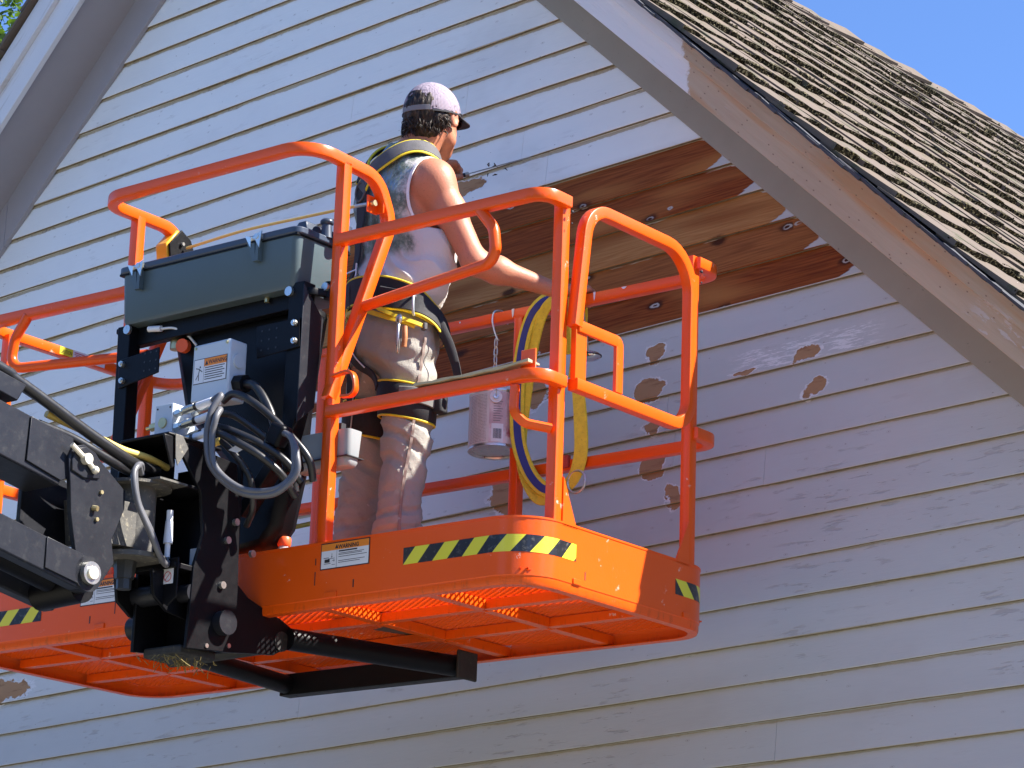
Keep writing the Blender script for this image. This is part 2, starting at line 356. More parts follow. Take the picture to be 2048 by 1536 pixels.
def rake_mat(name, kind):
    """trim boards: weathered bare wood / peeled paint, running down the rake. kind: 'bare','frieze','white'"""
    t = NT(name); P = t.pos(); x, y, z = t.sep(P)
    u = t.math('ADD', t.math('MULTIPLY', x, .716), t.math('MULTIPLY', z, -.698)); v = t.math('ADD', t.math('MULTIPLY', x, .698), t.math('MULTIPLY', z, .716))
    if kind == 'leftwhite': u, v = v, u
    q = t.comb(t.math('MULTIPLY', u, 1.1), y, t.math('MULTIPLY', v, 16.0))
    n1 = t.noise(q, 1.4, 5, .6); n2 = t.noise(t.comb(t.math('MULTIPLY', u, 8.0), y, t.math('MULTIPLY', v, 120.0)), 1.0, 4, .6); n3 = t.noise(P, 7, 5, .6)
    if kind == 'bare':
        wood = t.mix(n1, (0.56, 0.45, 0.31), (0.31, 0.22, 0.135)); wood = t.mix(t.math('MULTIPLY', n2, .55), wood, (0.58, 0.44, 0.34))
        wood = t.mix(t.math('MULTIPLY', t.ss(t.noise(t.comb(t.math('MULTIPLY', u, .8), y, t.math('MULTIPLY', v, 11.0)), 1.3, 2), .55, .7), .6), wood, (0.48, 0.24, 0.08))
        vo = t.n('ShaderNodeTexVoronoi', voronoi_dimensions='2D'); t.l(t.comb(t.math('MULTIPLY', u, 4.5), t.math('MULTIPLY', v, 9.0), 0.0), vo.inputs['Vector'])
        wood = t.mix(t.math('MULTIPLY', t.math('MULTIPLY', t.ss(vo.outputs['Distance'], .12, .04), t.math('GREATER_THAN', t.sep(vo.outputs['Color'])[0], .72)), .7), wood, (0.10, 0.045, 0.028))
        rem = t.math('MULTIPLY', t.ss(t.noise(t.comb(t.math('MULTIPLY', u, 6.0), y, t.math('MULTIPLY', v, 30.0)), 1.0, 6, .75), .555, .60), t.ss(t.noise(P, 2.1, 2), .44, .56))
        wood = t.mix(t.math('MULTIPLY', rem, .8), wood, (0.55, 0.50, 0.47))
        w0 = t.math('ADD', x, t.math('MULTIPLY', t.math('SUBTRACT', t.noise(P, 14, 5, .7), .5), .10))
        wh = t.ss(w0, 2.275, 2.262)
        paint = t.mix(t.math('MULTIPLY', t.ss(t.noise(q, 2.0, 5, .7), .60, .68), .5), (0.72, 0.71, 0.72), (0.42, 0.36, 0.28))
        col = t.mix(wh, wood, paint); t.base(col, .6, 0, .3); t.bump(t.math('ADD', n2, t.math('MULTIPLY', wh, .8)), .0015)
    elif kind == 'frieze':
        g = t.mix(n3, (0.36, 0.33, 0.27), (0.29, 0.265, 0.22))
        g = t.mix(t.math('MULTIPLY', t.ss(t.noise(t.comb(t.math('MULTIPLY', u, 20.0), y, t.math('MULTIPLY', v, 40.0)), 1.0, 5, .7), .66, .70), .7), g, (0.09, 0.08, 0.08))
        t.base(g, .7, 0, .25); t.bump(n3, .001)
    elif kind == 'soffit':
        g = t.mix(n3, (0.36, 0.34, 0.36), (0.31, 0.30, 0.32)); t.base(g, .6, 0, .3)
    else:
        g = t.mix(t.math('MULTIPLY', t.ss(t.noise(q, 2.2, 5, .7), .56, .68), .55), (0.66, 0.66, 0.68), (0.40, 0.37, 0.34)); t.base(g, .6, 0, .3); t.bump(n1, .001)
    return t.m
M_FASC = rake_mat('bare fascia wood', 'bare'); M_FRZ = rake_mat('grey frieze paint', 'frieze'); M_SOF = rake_mat('grey soffit paint', 'soffit'); M_LW = rake_mat('white trim paint', 'leftwhite')
def shingle_mat():
    t = NT('weathered shake'); o = t.obj(); x, y, z = t.sep(o)
    info = t.n('ShaderNodeObjectInfo').outputs['Random']
    P = t.pos()
    g = t.noise(t.comb(t.math('MULTIPLY', x, 3.0), t.math('MULTIPLY', y, 60.0), z), 1.0, 4, .6)
    col = t.mix(g, (0.205, 0.158, 0.12), (0.075, 0.057, 0.045))
    col = t.mix(t.math('MULTIPLY', info, .4), col, (0.13, 0.11, 0.10))
    col = t.mix(t.math('MULTIPLY', t.ss(t.noise(P, 9, 4, .7), .54, .64), .7), col, (0.075, 0.08, 0.045))
    t.base(col, .85, 0, .15); t.bump(g, .003); return t.m
def moss_mat():
    t = NT('moss and lichen'); P = t.pos()
    n = t.noise(P, 75, 3, .6); col = t.mix(t.ss(n, .44, .56), (0.009, 0.0075, 0.005), (0.036, 0.029, 0.015))
    col = t.mix(t.ss(t.noise(P, 110, 2, .5), .56, .62), col, (0.22, 0.19, 0.11)); t.base(col, .95, 0, .1); t.bump(n, .006); return t.m
M_SHK = shingle_mat(); M_MOSS = moss_mat()
def orange_mat():
    t = NT('orange machine paint'); P = t.obj()
    n = t.noise(P, 3.0, 3); n2 = t.noise(P, 26, 6, .7)
    col = t.mix(n, (0.86, 0.105, 0.0025), (0.78, 0.086, 0.0025))
    # light scuffs
    sc = t.math('MULTIPLY', t.ss(n2, .62, .66), t.ss(t.noise(P, 5.2, 2), .52, .60))
    col = t.mix(t.math('MULTIPLY', sc, .65), col, (0.75, 0.55, 0.46))
    x, y, z = t.sep(P)
    dirt = t.math('MULTIPLY', t.ss(t.noise(t.comb(t.math('MULTIPLY', x, 60.0), t.math('MULTIPLY', y, 60.0), t.math('MULTIPLY', z, 9.0)), 1.0, 5, .7), .5, .66), t.ss(z, -.155, -.19))
    col = t.mix(t.math('MULTIPLY', dirt, .28), col, (0.05, 0.025, 0.012))
    t.base(col, t.math('ADD', .26, t.math('MULTIPLY', n2, .12)), 0, .35); t.b.inputs['Coat Weight'].default_value = .15; t.b.inputs['Coat Roughness'].default_value = .15
    t.bump(t.noise(P, 120, 2), .0003); return t.m
M_OR = orange_mat()
M_BLK = simple('black machine paint', (0.005, 0.005, 0.0065), .42, 0, .2, 20, .0004, spec=.16)
M_BOOM = simple('dusty black boom paint', (0.015, 0.016, 0.021), .38, 0, .25, 9, .0005, dirt=(0.10, 0.095, 0.085), dirt_amt=.2, spec=.28)
M_GRD = simple('dusty grey steel', (0.085, 0.08, 0.072), .7, 0, .4, 16, .001, dirt=(0.40, 0.35, 0.25), dirt_amt=.6)
M_RUB = simple('hose rubber', (0.018, 0.018, 0.020), .33, 0, .2, 30)
M_RUBG = simple('grey hose sleeve', (0.11, 0.11, 0.12), .38, 0, .3, 20)
M_CON = simple('slate green plastic', (0.075, 0.105, 0.115), .38, 0, .08, 8, .0003)
M_CONL = simple('dark blue grey lid plastic', (0.040, 0.055, 0.085), .35, 0, .08, 8)
M_TRAY = simple('grey tray plastic', (0.30, 0.32, 0.33), .5, 0, .08, 12)
M_GBOX = simple('grey enamel', (0.50, 0.56, 0.62), .4, 0, .05, 10)
M_ZINC = simple('zinc plated steel', (0.62, 0.62, 0.58), .30, .9, .15, 40)
M_BRASS = simple('yellow zinc steel', (0.60, 0.50, 0.26), .35, .8, .2, 40)
M_PIN = simple('creamy pin steel', (0.78, 0.72, 0.58), .4, .4, .15, 30)
M_WHT = simple('white decal vinyl', (0.72, 0.72, 0.74), .4, 0, .04, 8)
M_DKR = simple('decal black ink', (0.02, 0.02, 0.025), .5, 0, .05)
M_RED = simple('decal red ink', (0.55, 0.04, 0.05), .5, 0, .05)
M_DOR = simple('decal orange ink', (0.80, 0.24, 0.02), .5, 0, .05)
M_YEL = simple('hazard yellow vinyl', (0.72, 0.66, 0.035), .38, 0, .06, 10, coat=.3)
M_HBK = simple('hazard black vinyl', (0.014, 0.014, 0.018), .32, 0, .2, 20, dirt=(0.4, 0.38, 0.34), dirt_amt=.3, coat=.3)
M_AMB = simple('amber plastic', (0.80, 0.38, 0.02), .3, 0, .05, 8)
M_ROPE = simple('yellow cable sleeve', (0.85, 0.62, 0.16), .45, 0, .1, 40)
M_WHP = simple('white tape', (0.75, 0.76, 0.80), .5, 0, .08, 60)
# ================================================================ GROUND
mb = MB(); mb.add([(-400, -400, 0), (400, -400, 0), (400, 400, 0), (-400, 400, 0)], [(0, 1, 2, 3)])
t = NT('pale gravel'); P = t.pos(); c = t.mix(t.noise(P, 1.5, 5), (0.24, 0.235, 0.19), (0.33, 0.305, 0.25)); t.base(c, .95, 0, .1); t.bump(t.noise(P, 40, 4), .02)
tag(mb.build('ground', t.m), kind='structure')
# ================================================================ HOUSE
house = empty('house', (0, 0, 0))
tag(house, 'gabled house clad in peeling white clapboards with a mossy shake roof', 'house')
def rake_x(z, side): return side*(ZA-z)/HM
YF = -0.030     # frieze front plane
XL, XR = -4.6, 4.6
mb = MB(); mb.add([(XL, .03, 0), (XR, .03, 0), (XR, .03, rake_x(0, 1) and ZA-HM*XR+.2), (0, .03, ZA+.25), (XL, .03, ZA+HM*XL+.2)], [(0, 1, 2, 3, 4)])
mb.add([(XL, 9, 0), (XR, 9, 0), (XR, 9, ZA-HM*XR), (0, 9, ZA+.2), (XL, 9, ZA+HM*XL), (XL, .03, 0), (XR, .03, 0), (XR, .03, ZA-HM*XR), (XL, .03, ZA+HM*XL)], [(4, 3, 2, 1, 0), (0, 5, 8, 4), (6, 1, 2, 7)])
M_SHEATH = simple('wall sheathing', (0.20, 0.17, 0.13), .8)
wall = mb.build('gable_wall', M_SHEATH, house)
rr = random.Random(3)
for k in range(-24, 38):     # clapboard row k: bottom edge at Z0 - k*EX
    zb = Z0-k*EX; zt = zb+EX+.02
    if zb > ZA+.1: continue
    xr = min(4.55, rake_x(zb, 1)+.12); xl = -xr
    if xr < .1: continue
    cuts = [xl]; x = xl+rr.uniform(1.2, 5.5)
    while x < xr-.5: cuts.append(x); x += rr.uniform(3.2, 5.5)
    cuts.append(xr)
    if k == -6: cuts = [xl, 1.300, xr]
    for i in range(len(cuts)-1):
        x0, x1 = cuts[i]+(.0006 if i else 0), cuts[i+1]-(.0006 if i < len(cuts)-2 else 0)
        w1 = rr.uniform(-.0022, .0022); w2 = rr.uniform(-.0022, .0022)
        nseg = max(2, int((x1-x0)/.45)); mb = MB(); rings = []
        for j in range(nseg+1):
            xx = x0+(x1-x0)*j/nseg; wob = .0014*math.sin(xx*3.1+k*1.7)+.0011*math.sin(xx*7.3+k)+w1+(w2-w1)*j/nseg
            yo = .0012*math.sin(xx*2.3+k*2.1)
            # clip the top end under the frieze
            rings.append([V(xx, -.0170+yo, zb+wob), V(xx, -.0185+yo, zb+.0025+wob), V(xx, -.0035+yo, zt), V(xx, .0045, zt), V(xx, -.0035, zb+wob)])
        mb.ringed(rings)
        for j in range(nseg): mb.mi[j*5+4] = 1; mb.mi[j*5+3] = 1
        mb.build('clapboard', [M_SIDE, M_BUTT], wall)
# frieze, soffit, fascia (offsets dz measured vertically from the siding edge line)
OV = 0.291
def rake_board(name, side, y0, y1, d0, d1, mat, parent, s0=0.0, s1=4.9, nseg=1, cuts=None):
    cuts = cuts or [s0, s1]
    for a, b in zip(cuts[:-1], cuts[1:]):
        a_, b_ = a+.0012, b-.0012
        mb = MB(); rings = []
        for j in range(nseg+1):
            X = a_+(b_-a_)*j/nseg; w_ = .0012*math.sin(X*5+d0*9)
            zl = ZA-HM*X
            rings.append([V(side*X, y0, zl+d0+w_), V(side*X, y1, zl+d0+w_), V(side*X, y1, zl+d1+w_), V(side*X, y0, zl+d1+w_)])
        if side < 0: rings = rings[::-1]
        mb.ringed(rings); mb.build(name, mat, parent, bevel=.0018)
trim = empty('rake_trim', (0, 0, 0), house)
for side in (1, -1):
    rake_board('frieze_board', side, -.034, -.012, 0.0, .235, M_FRZ if side > 0 else M_SOF, trim, cuts=[0, 1.62, 4.9] if side < 0 else [0, 4.9])
    rake_board('soffit_board', side, -OV+.02, .02, .206, .226, M_SOF, trim)
    rake_board('lower_fascia', side, -OV, -OV+.024, .168, .335 if side < 0 else .300, M_FASC if side > 0 else M_LW, trim, cuts=[0, 4.9] if side > 0 else [0, 1.44, 4.9], nseg=4)
    rake_board('upper_fascia', side, -OV-.022, -OV+.002, .3352 if side < 0 else .288, .47 if side < 0 else .357, M_FASC if side > 0 else M_LW, trim, cuts=[0, 4.9], nseg=4)
# corner sealant beads where siding meets the left frieze
# roof deck
cosr = 1/math.sqrt(1+HM*HM); sinr = HM*cosr
roof = empty('roof', (0, 0, 0), house)
ROOFY = 9.0; DZR = 0.372
for side in (1, -1):
    dz = DZR if side > 0 else DZR+.108
    mb = MB(); L_ = 4.9; xr0 = -.0554
    mb.prism([(xr0, -OV-.02, ZA+DZR+.054-.004), (side*L_, -OV-.02, ZA-HM*L_+dz-.004), (side*L_, ROOFY, ZA-HM*L_+dz-.004), (xr0, ROOFY, ZA+DZR+.054-.004)], (0, 0, -.03))
    mb.build('roof_deck', simple('roof deck wood', (0.05, 0.045, 0.045), .9), roof)
EXS = 0.285   # shake exposure along the slope
rr = random.Random(11)
def shake_geo(mb, wd, th, ln, r, fine=True):
    """a split shake: local x = down slope (butt at x=0, going to -ln), y = width, z = normal"""
    nx = 4 if fine else 1; ny = 4 if fine else 1
    rows = []
    ph = r.uniform(0, 9)
    for i in range(nx+1):
        u = (0, .11, .4, .7, 1)[i] if fine else i/nx; x = -ln*u
        top = [V(x+(r.uniform(-.006, .006) if i == 0 else 0), wd*(j/ny-.5), th*(1-.72*u)+(math.sin(j*2.1+ph)*.0022 if fine else 0)+r.uniform(-.0012, .0012)) for j in range(ny+1)]
        bot = [V(top[j].x, top[j].y, 0.0) for j in range(ny+1)][::-1]
        rows.append(top+bot)
    n0 = len(mb.f); mb.ringed(rows)
    mb.mi[n0+nx*len(rows[0])] = 1       # the butt end is overgrown with moss
    if fine:
        for j in range(ny):
            if r.random() < .55: mb.mi[n0+j] = 1
def slope_mat(side, s, y, dz, tilt, yaw=0.0):
    d = Vector((side*cosr, 0, -sinr)); n = Vector((side*sinr, 0, cosr)); yv = n.cross(d)
    o = Vector((0, y, ZA+dz))+d*s
    B3 = Matrix((d, yv, n)).transposed()
    rot = B3 @ Matrix.Rotation(tilt, 3, 'Y') @ Matrix.Rotation(yaw, 3, 'Z')
    m4 = rot.to_4x4(); m4.translation = o
    return m4
variants = []
for i in range(14):
    wd = .085+.012*i; mb = MB(); shake_geo(mb, wd, rr.uniform(.013, .023), EXS+.08, rr)
    me_o = mb.build('shingle', [M_SHK, M_MOSS], roof, smooth=40); variants.append((wd, me_o.data)); bpy.data.objects.remove(me_o)
near = []; far = []
for c in range(0, 19):
    s = .05+EXS*c; y = -OV-.055+rr.uniform(-.012, .012)
    while y < ROOFY-.2:
        wd, me = rr.choice(variants); 
        (near if y < 2.1 else far).append((s+rr.uniform(-.012, .012), y+wd/2, wd, me, rr.uniform(-.004, .004), rr.uniform(-.02, .02), c)); y += wd+rr.uniform(.002, .008)
near.sort(key=lambda q: q[1]); far = near[290:]+far; near = near[:290]
TL = -math.atan2(.021, EXS)*0
for s, y, wd, me, dz, yaw, c in near:
    o = bpy.data.objects.new('shingle', me); scn.collection.objects.link(o); o.parent = roof
    o.matrix_world = slope_mat(1, s, y, DZR+.014+dz*1.1, -0.017, yaw)
mb = MB()
for s, y, wd, me, dz, yaw, c in far:
    m4 = slope_mat(1, s, y, DZR+.014+dz*1.1, -.017, yaw); n0 = len(mb.f); mb.add([m4 @ v_.co for v_ in me.vertices], [tuple(p.vertices) for p in me.polygons]); mb.mi[n0:] = [p.material_index for p in me.polygons]
tag(mb.build('shingles', [M_SHK, M_MOSS], roof, smooth=40), kind='stuff')
# second thin layer showing at the rake (starter shakes) and moss tufts on the butts
mb = MB(); rm = random.Random(5)
for s, y, wd, me, dz, yaw, c in near+far:
    if y > 7.0: continue
    dens = 0.0 if y < -.2 else 1.0
    if rm.random() < .08: continue
    n_ = int(wd/(.0062 if y < 3 else .011))
    for j in range(n_):
        if rm.random() > (.97 if y > -.1 else .35): continue
        rad = rm.uniform(.0050, .0095)*(1 if y < 3 else 1.5)
        m4 = slope_mat(1, s+rm.uniform(-.022, .006), y-wd/2+wd*(j+.5)/n_, DZR+.014+dz*1.1+rm.uniform(.001, .017), 0, 0)
        a = rm.uniform(0, 6); vs = []
        for q in ((1, 0, 0), (0, 1, 0), (-1, 0, 0), (0, -1, 0), (0, 0, 1), (0, 0, -1)):
            v_ = Vector(q)*rad*rm.uniform(.7, 1.3); v_.rotate(Matrix.Rotation(a, 3, 'Z')); vs.append(m4 @ v_)
        mb.add(vs, [(0, 1, 4), (1, 2, 4), (2, 3, 4), (3, 0, 4), (1, 0, 5), (2, 1, 5), (3, 2, 5), (0, 3, 5)])
tag(mb.build('moss', M_MOSS, roof), kind='stuff')
# rake edge: protruding undercourse shakes with ragged ends
mb = MB()
for c in range(0, 70):
    s = .05+.075*c+rm.uniform(-.01, .01)
    m4 = slope_mat(1, s, -OV-.03+rm.uniform(-.012, .008), DZR-.012+rm.uniform(-.003, .002), rm.uniform(.02, .06), rm.uniform(-.03, .03))
    mm = MB(); shake_geo(mm, .10, .010, .20, rm); mb.add([m4 @ v_ for v_ in mm.v], mm.f)
mb.build('starter_course', simple('dark wet shake', (0.055, 0.055, 0.065), .8, 0, .4, 20), roof)
# ridge caps
capme = None
for i in range(60):
    y = -OV-.05+i*.30+rm.uniform(-.015, .015)
    if y > ROOFY: break
    mb = MB()
    for side in (1, -1):
        d = Vector((side*cosr, 0, -sinr)); n = Vector((side*sinr, 0, cosr)); z = .012
        o = Vector((0, 0, 0))
        P_ = [o+n*.002, o+d*.15+n*.0, o+d*.15+n*.016, o+n*.018]
        mb.prism([q+Vector((0, 0, 0)) for q in P_], (0, .36, 0))
    o = mb.build('ridge_cap', M_SHK, roof) if capme is None else bpy.data.objects.new('ridge_cap', capme)
    if capme is None: capme = o.data
    else: scn.collection.objects.link(o); o.parent = roof
    o.matrix_world = Matrix.Translation((-.0554, y, ZA+DZR+.054+.006)) @ Matrix.Rotation(.075+rm.uniform(-.02, .02), 4, 'X')
# left slope: simple courses (seen edge on at the top left corner)
mb = MB()
for c in range(0, 19):
    y = -OV-.05
    while y < 3.0:
        wd = rr.uniform(.1, .24); m4 = slope_mat(-1, .30+EXS*c, y+wd/2, DZR+.118, -.017, 0); mm = MB(); shake_geo(mm, wd, .024, EXS+.1, rr, False); mb.add([m4 @ v_ for v_ in mm.v], mm.f); y += wd+.005
tag(mb.build('shingles', M_SHK, roof), kind='stuff')
# ================================================================ TREE beyond the left slope
def tree(base, height, crown, nleaf, seed, label):
    r = random.Random(seed); T = empty('leafy_tree', base); tag(T, label, 'tree')
    mb = MB(); tips = []
    def grow(p, d, l, rad, lev):
        n = 5; pts = [p]; q = p
        for i in range(n):
            d = (d+Vector((r.uniform(-1, 1), r.uniform(-1, 1), r.uniform(-.3, .6)))*.16).normalized(); q = q+d*(l/n); pts.append(q)
        mb.tube(pts, lambda u: rad*(1-.55*u), 7 if lev < 2 else 4)
        if lev >= 3: tips.append((q, l)); return
        for i in range(4 if lev else 6):
            u = r.uniform(.35, 1); b = pts[int(u*n)]
            nd = (d*.6+Vector((r.uniform(-1, 1), r.uniform(-1, 1), r.uniform(-.1, .9)))).normalized(); grow(b, nd, l*r.uniform(.5, .7), rad*.5, lev+1)
            tips.append((b, l*.4))
    grow(Vector((0, 0, 0)), Vector((0, 0, 1)), height*.55, .17, 0)
    mb.build('trunk', simple('bark', (0.06, 0.05, 0.04), .9, 0, .3, 10, .01), T)
    t = NT('green leaves'); oi = t.obj(); c = t.mix(t.noise(oi, 3.0, 3), (0.022, 0.05, 0.008), (0.06, 0.11, 0.018)); t.base(c, .5, 0, .4)
    tr = t.n('ShaderNodeBsdfTranslucent'); t.put(tr.inputs[0], (0.14, 0.26, 0.02)); mx = t.n('ShaderNodeMixShader'); mx.inputs[0].default_value = .35
    t.l(t.b.outputs[0], mx.inputs[1]); t.l(tr.outputs[0], mx.inputs[2]); t.l(mx.outputs[0], t.out.inputs[0])
    vs = []; fs = []
    for i in range(nleaf):
        p, l = r.choice(tips); g = p+Vector((r.gauss(0, 1), r.gauss(0, 1), r.gauss(0, 1)))*.24
        a = Vector((r.uniform(-1, 1), r.uniform(-1, 1), r.uniform(-1, .3))).normalized(); b = a.cross(Vector((r.uniform(-1, 1), r.uniform(-1, 1), 1))).normalized()
        s_ = r.uniform(.028, .045); o = len(vs)
        vs += [g, g+a*s_+b*s_*.5, g+a*s_*2.1, g+a*s_-b*s_*.5]; fs.append((o, o+1, o+2, o+3))
    me = bpy.data.meshes.new('crown'); me.from_pydata([tuple(q) for q in vs], [], fs); me.materials.append(t.m)
    o = bpy.data.objects.new('crown', me); scn.collection.objects.link(o); o.parent = T
tree((-10.4, 6.4, 0), 16.0, 4, 170000, 4, 'green leafy tree behind the left slope of the roof')

# unseen treeline, added to darken reflections and dim light from the horizon
mb = MB(); rt = random.Random(6); NTR = 150
rings = []
for i in range(NTR):
    a = R_(150+250*i/(NTR-1)); R0 = 27+3*math.sin(i*.5)+rt.uniform(-1.5, 1.5); top = 8.5+2.6*math.sin(i*.33)+1.6*math.sin(i*.91+1)+rt.uniform(-.9, .9)
    col = []
    for j in range(9):
        z = top*j/8; r_ = R0+2.2*math.sin(j*.9+i*.7)+rt.uniform(-.9, .9)-(1.5 if 2 < j < 6 else 0); col.append(Vector((3+r_*math.cos(a), -2+r_*math.sin(a), z)))
    rings.append(col)
vs = [q for c_ in rings for q in c_]; fs = [(i*9+j, (i+1)*9+j, (i+1)*9+j+1, i*9+j+1) for i in range(NTR-1) for j in range(8)]
mb.add(vs, fs); t = NT('unseen foliage'); P = t.pos(); t.base(t.mix(t.noise(P, 1.2, 5, .7), (0.02, 0.035, 0.01), (0.07, 0.10, 0.03)), .9, 0, .1); t.bump(t.noise(P, 2.5, 4), .3)
tag(mb.build('unseen_treeline', t.m), kind='stuff')
M_SKD = simple('dirt caked black steel', (0.02, 0.019, 0.018), .7, 0, .4, 16, .001, dirt=(0.12, 0.10, 0.07), dirt_amt=.5)
# ================================================================ BOOM LIFT (coordinates: a along the basket, b towards the wall, h up from the toe board top)
lift = empty('boom_lift', mat=PM.copy())
tag(lift, 'orange basket of a black boom lift raised against the gable', 'boom lift')
LN = 2.39; WD = 0.911; RC = 0.14; TW = 0.035
def sq_part(name, pts, rad, w=TW, n0=None, parent=lift, mat=None, closed=False, seg=8):
    mb = MB(); mb.sq(fil(pts, rad, seg, closed), w, n0=n0, closed=closed); return mb.build(name, mat or M_OR, parent, smooth=32)
def outline(off=0.0, seg=10):   # rounded rectangle, counterclockwise from near right corner
    o = off; return fil([(-o, o, 0), (-o, WD-o, 0), (-LN+o, WD-o, 0), (-LN+o, o, 0)], RC-o, seg, True)
def sweep(name, prof, mat, seg=10):   # prof: list of (inward offset, h)
    base = fil([(0, 0, 0), (0, WD, 0), (-LN, WD, 0), (-LN, 0, 0)], RC, seg, True); n = len(base); rings = []
    for i in range(n):
        t = (base[(i+1) % n]-base[i-1]).normalized(); inn = Vector((-t.y, t.x, 0))
        rings.append([base[i]+inn*o+Vector((0, 0, h)) for o, h in prof])
    mb = MB(); mb.ringed(rings, False, True); return mb.build(name, mat, lift, smooth=30)
sweep('toe_board', [(0, 0), (.0035, 0), (.0035, -.17), (0, -.1655)], M_OR)
sweep('floor_frame', [(.0022, -.1600), (.0022, -.186), (.006, -.193), (.034, -.193), (.034, -.190), (.008, -.189), (.0055, -.160)], M_OR)
sweep('toe_board_lip', [(-.002, .0015), (.006, .0015), (.006, -.004), (-.002, -.004)], M_OR)
# notches where the lower frame tabs fold up over the seam
for a, b in ((-.70, 0), (-1.66, 0)):
    mb = MB(); mb.bx(a-.045, a+.0, b-.0045, b+.002, -.166, -.150); mb.build('frame_tab', M_OR, lift, bevel=.001)
mb = MB(); mb.bx(-.0, .0045, .20, .235, -.166, -.150); mb.build('frame_tab', M_OR, lift, bevel=.001)
mb = MB(); mb.bx(-.0, .0045, .73, .765, -.166, -.150); mb.build('frame_tab', M_OR, lift, bevel=.001)
# expanded metal floor
mb = MB(); FZ = -.153; rr = random.Random(2)
def strand(p0, p1, w=.0042, th=.0035):
    d = (p1-p0); n = Vector((-d.y, d.x, 0)).normalized()*w/2; z = Vector((0, 0, th))
    mb.add([p0-n, p1-n, p1+n, p0+n, p0-n+z, p1-n+z*1.0, p1+n+z*1.6, p0+n+z*1.6], [(3, 2, 1, 0), (4, 5, 6, 7), (0, 1, 5, 4), (2, 3, 7, 6)])
px, py = .030, .021
x0, x1, y0, y1 = -LN+.03, -.03, .03, WD-.03
sl = py/px
c = y0-(x1-x0)*sl
while c < y1:
    # line y = c + (x-x0)*sl
    xa = max(x0, x0+(y0-c)/sl); xb = min(x1, x0+(y1-c)/sl)
    if xb > xa+.01: strand(Vector((xa, c+(xa-x0)*sl, FZ)), Vector((xb, c+(xb-x0)*sl, FZ)))
    xa2 = x0+x1-xa; xb2 = x0+x1-xb
    if xb > xa+.01: strand(Vector((xa2, c+(xa-x0)*sl, FZ+.001)), Vector((xb2, c+(xb-x0)*sl, FZ+.001)))
    c += py
tag(mb.build('floor_mesh', M_OR, lift), kind='stuff')
for b in (.30, .60):
    for a0, a1 in ((-LN+.03, -1.99), (-1.98, -1.60), (-1.59, -1.20), (-1.19, -.80), (-.79, -.40), (-.39, -.03)):
        sh = .055 if int(round(a0*10)) % 2 else 0
        mb = MB(); mb.bx(a0, a1-.0, b-.015+sh*0, b+.015, -.183, FZ-.002); mb.build('floor_joist', M_OR, lift, bevel=.0015)
for a in (-.395, -.795, -1.195, -1.595, -1.985):
    for b0, b1 in ((.006, .284), (.316, .584), (.616, .905)):
        mb = MB(); mb.bx(a-.017, a+.017, b0, b1, -.185, FZ-.002); mb.build('floor_cross_member', M_OR, lift, bevel=.0015)
# posts
def post(a, b, h0, h1, w=TW):
    mb = MB(); mb.sq([(a, b, h0), (a, b, h1)], w, n0=(1, 0, 0)); return mb.build('post', M_OR, lift, smooth=32)
A1 = -.786; A1m = -1.690
post(A1, .030, -.11, 1.185); post(A1m, .045, -.11, 1.190)
post(-.021, .130, -.12, .957); post(-.021, .775, -.12, .957)
post(-LN+.021, .130, -.12, .925); post(-LN+.021, .775, -.12, .925)
post(-.770, .889, -.12, .918); post(-1.62, .889, -.12, .918)
for b, s in ((.130, 1), (.775, -1)):
    mb = MB(); mb.prism([(-.006, b+s*.018, .13), (-.006, b+s*.018, -.01), (-.006, b+s*.085, -.01)], (.006, 0, 0)); mb.build_each('post_gusset', M_OR, lift)
    mb = MB(); mb.sphere((.0155, b, .905), .005, 8, 5); mb.sphere((.0155, b, .870), .003, 8, 5); mb.build_each('bolt_hole', M_DKR, lift)
# rails
sq_part('top_rail', [(A1, .018, .935), (-.0, .018, .935), (-.002, .130, .935)], [0, .125, 0])
loop = [(A1, .014, .44), (A1, .248, 1.055), (A1, .180, 1.185), (A1, -.125, 1.200), (A1m, -.125, 1.196), (A1m, .20, 1.195), (A1m, .285, 1.07), (A1m, .024, .44)]
sq_part('console_guard_rail', loop, [0, .10, .10, .10, .10, .10, .10, 0], n0=(1, 0, 0), seg=9)
mb = MB(); mb.tube(fil([(A1+.018, .135, .758), (-.165, .018, .758), (-.180, .018, .86), (-.238, .018, .930)], [0, .085, .06, 0], 8), .0172, 14); mb.build('under_rail', M_OR, lift, smooth=50)
mb = MB(); mb.tube(fil([(A1m-.018, .145, .758), (-LN+.165, .018, .758), (-LN+.180, .018, .86), (-LN+.238, .018, .930)], [0, .085, .06, 0], 8), .0172, 14); mb.build('under_rail', M_OR, lift, smooth=50)
sq_part('mid_rail', [(A1, .018, .400), (-.0, .018, .400), (-.002, .130, .400)], [0, .125, 0])
# left end, far side (one bent tube each)
for h, nm in ((.935, 'top_rail'), (.400, 'mid_rail')):
    sq_part(nm, [(A1m, .030, h), (-LN, .018, h), (-LN, .893, h), (.0-.002, .893, h), (-.002, .770, h)], [0, .10, .10, .075, 0])
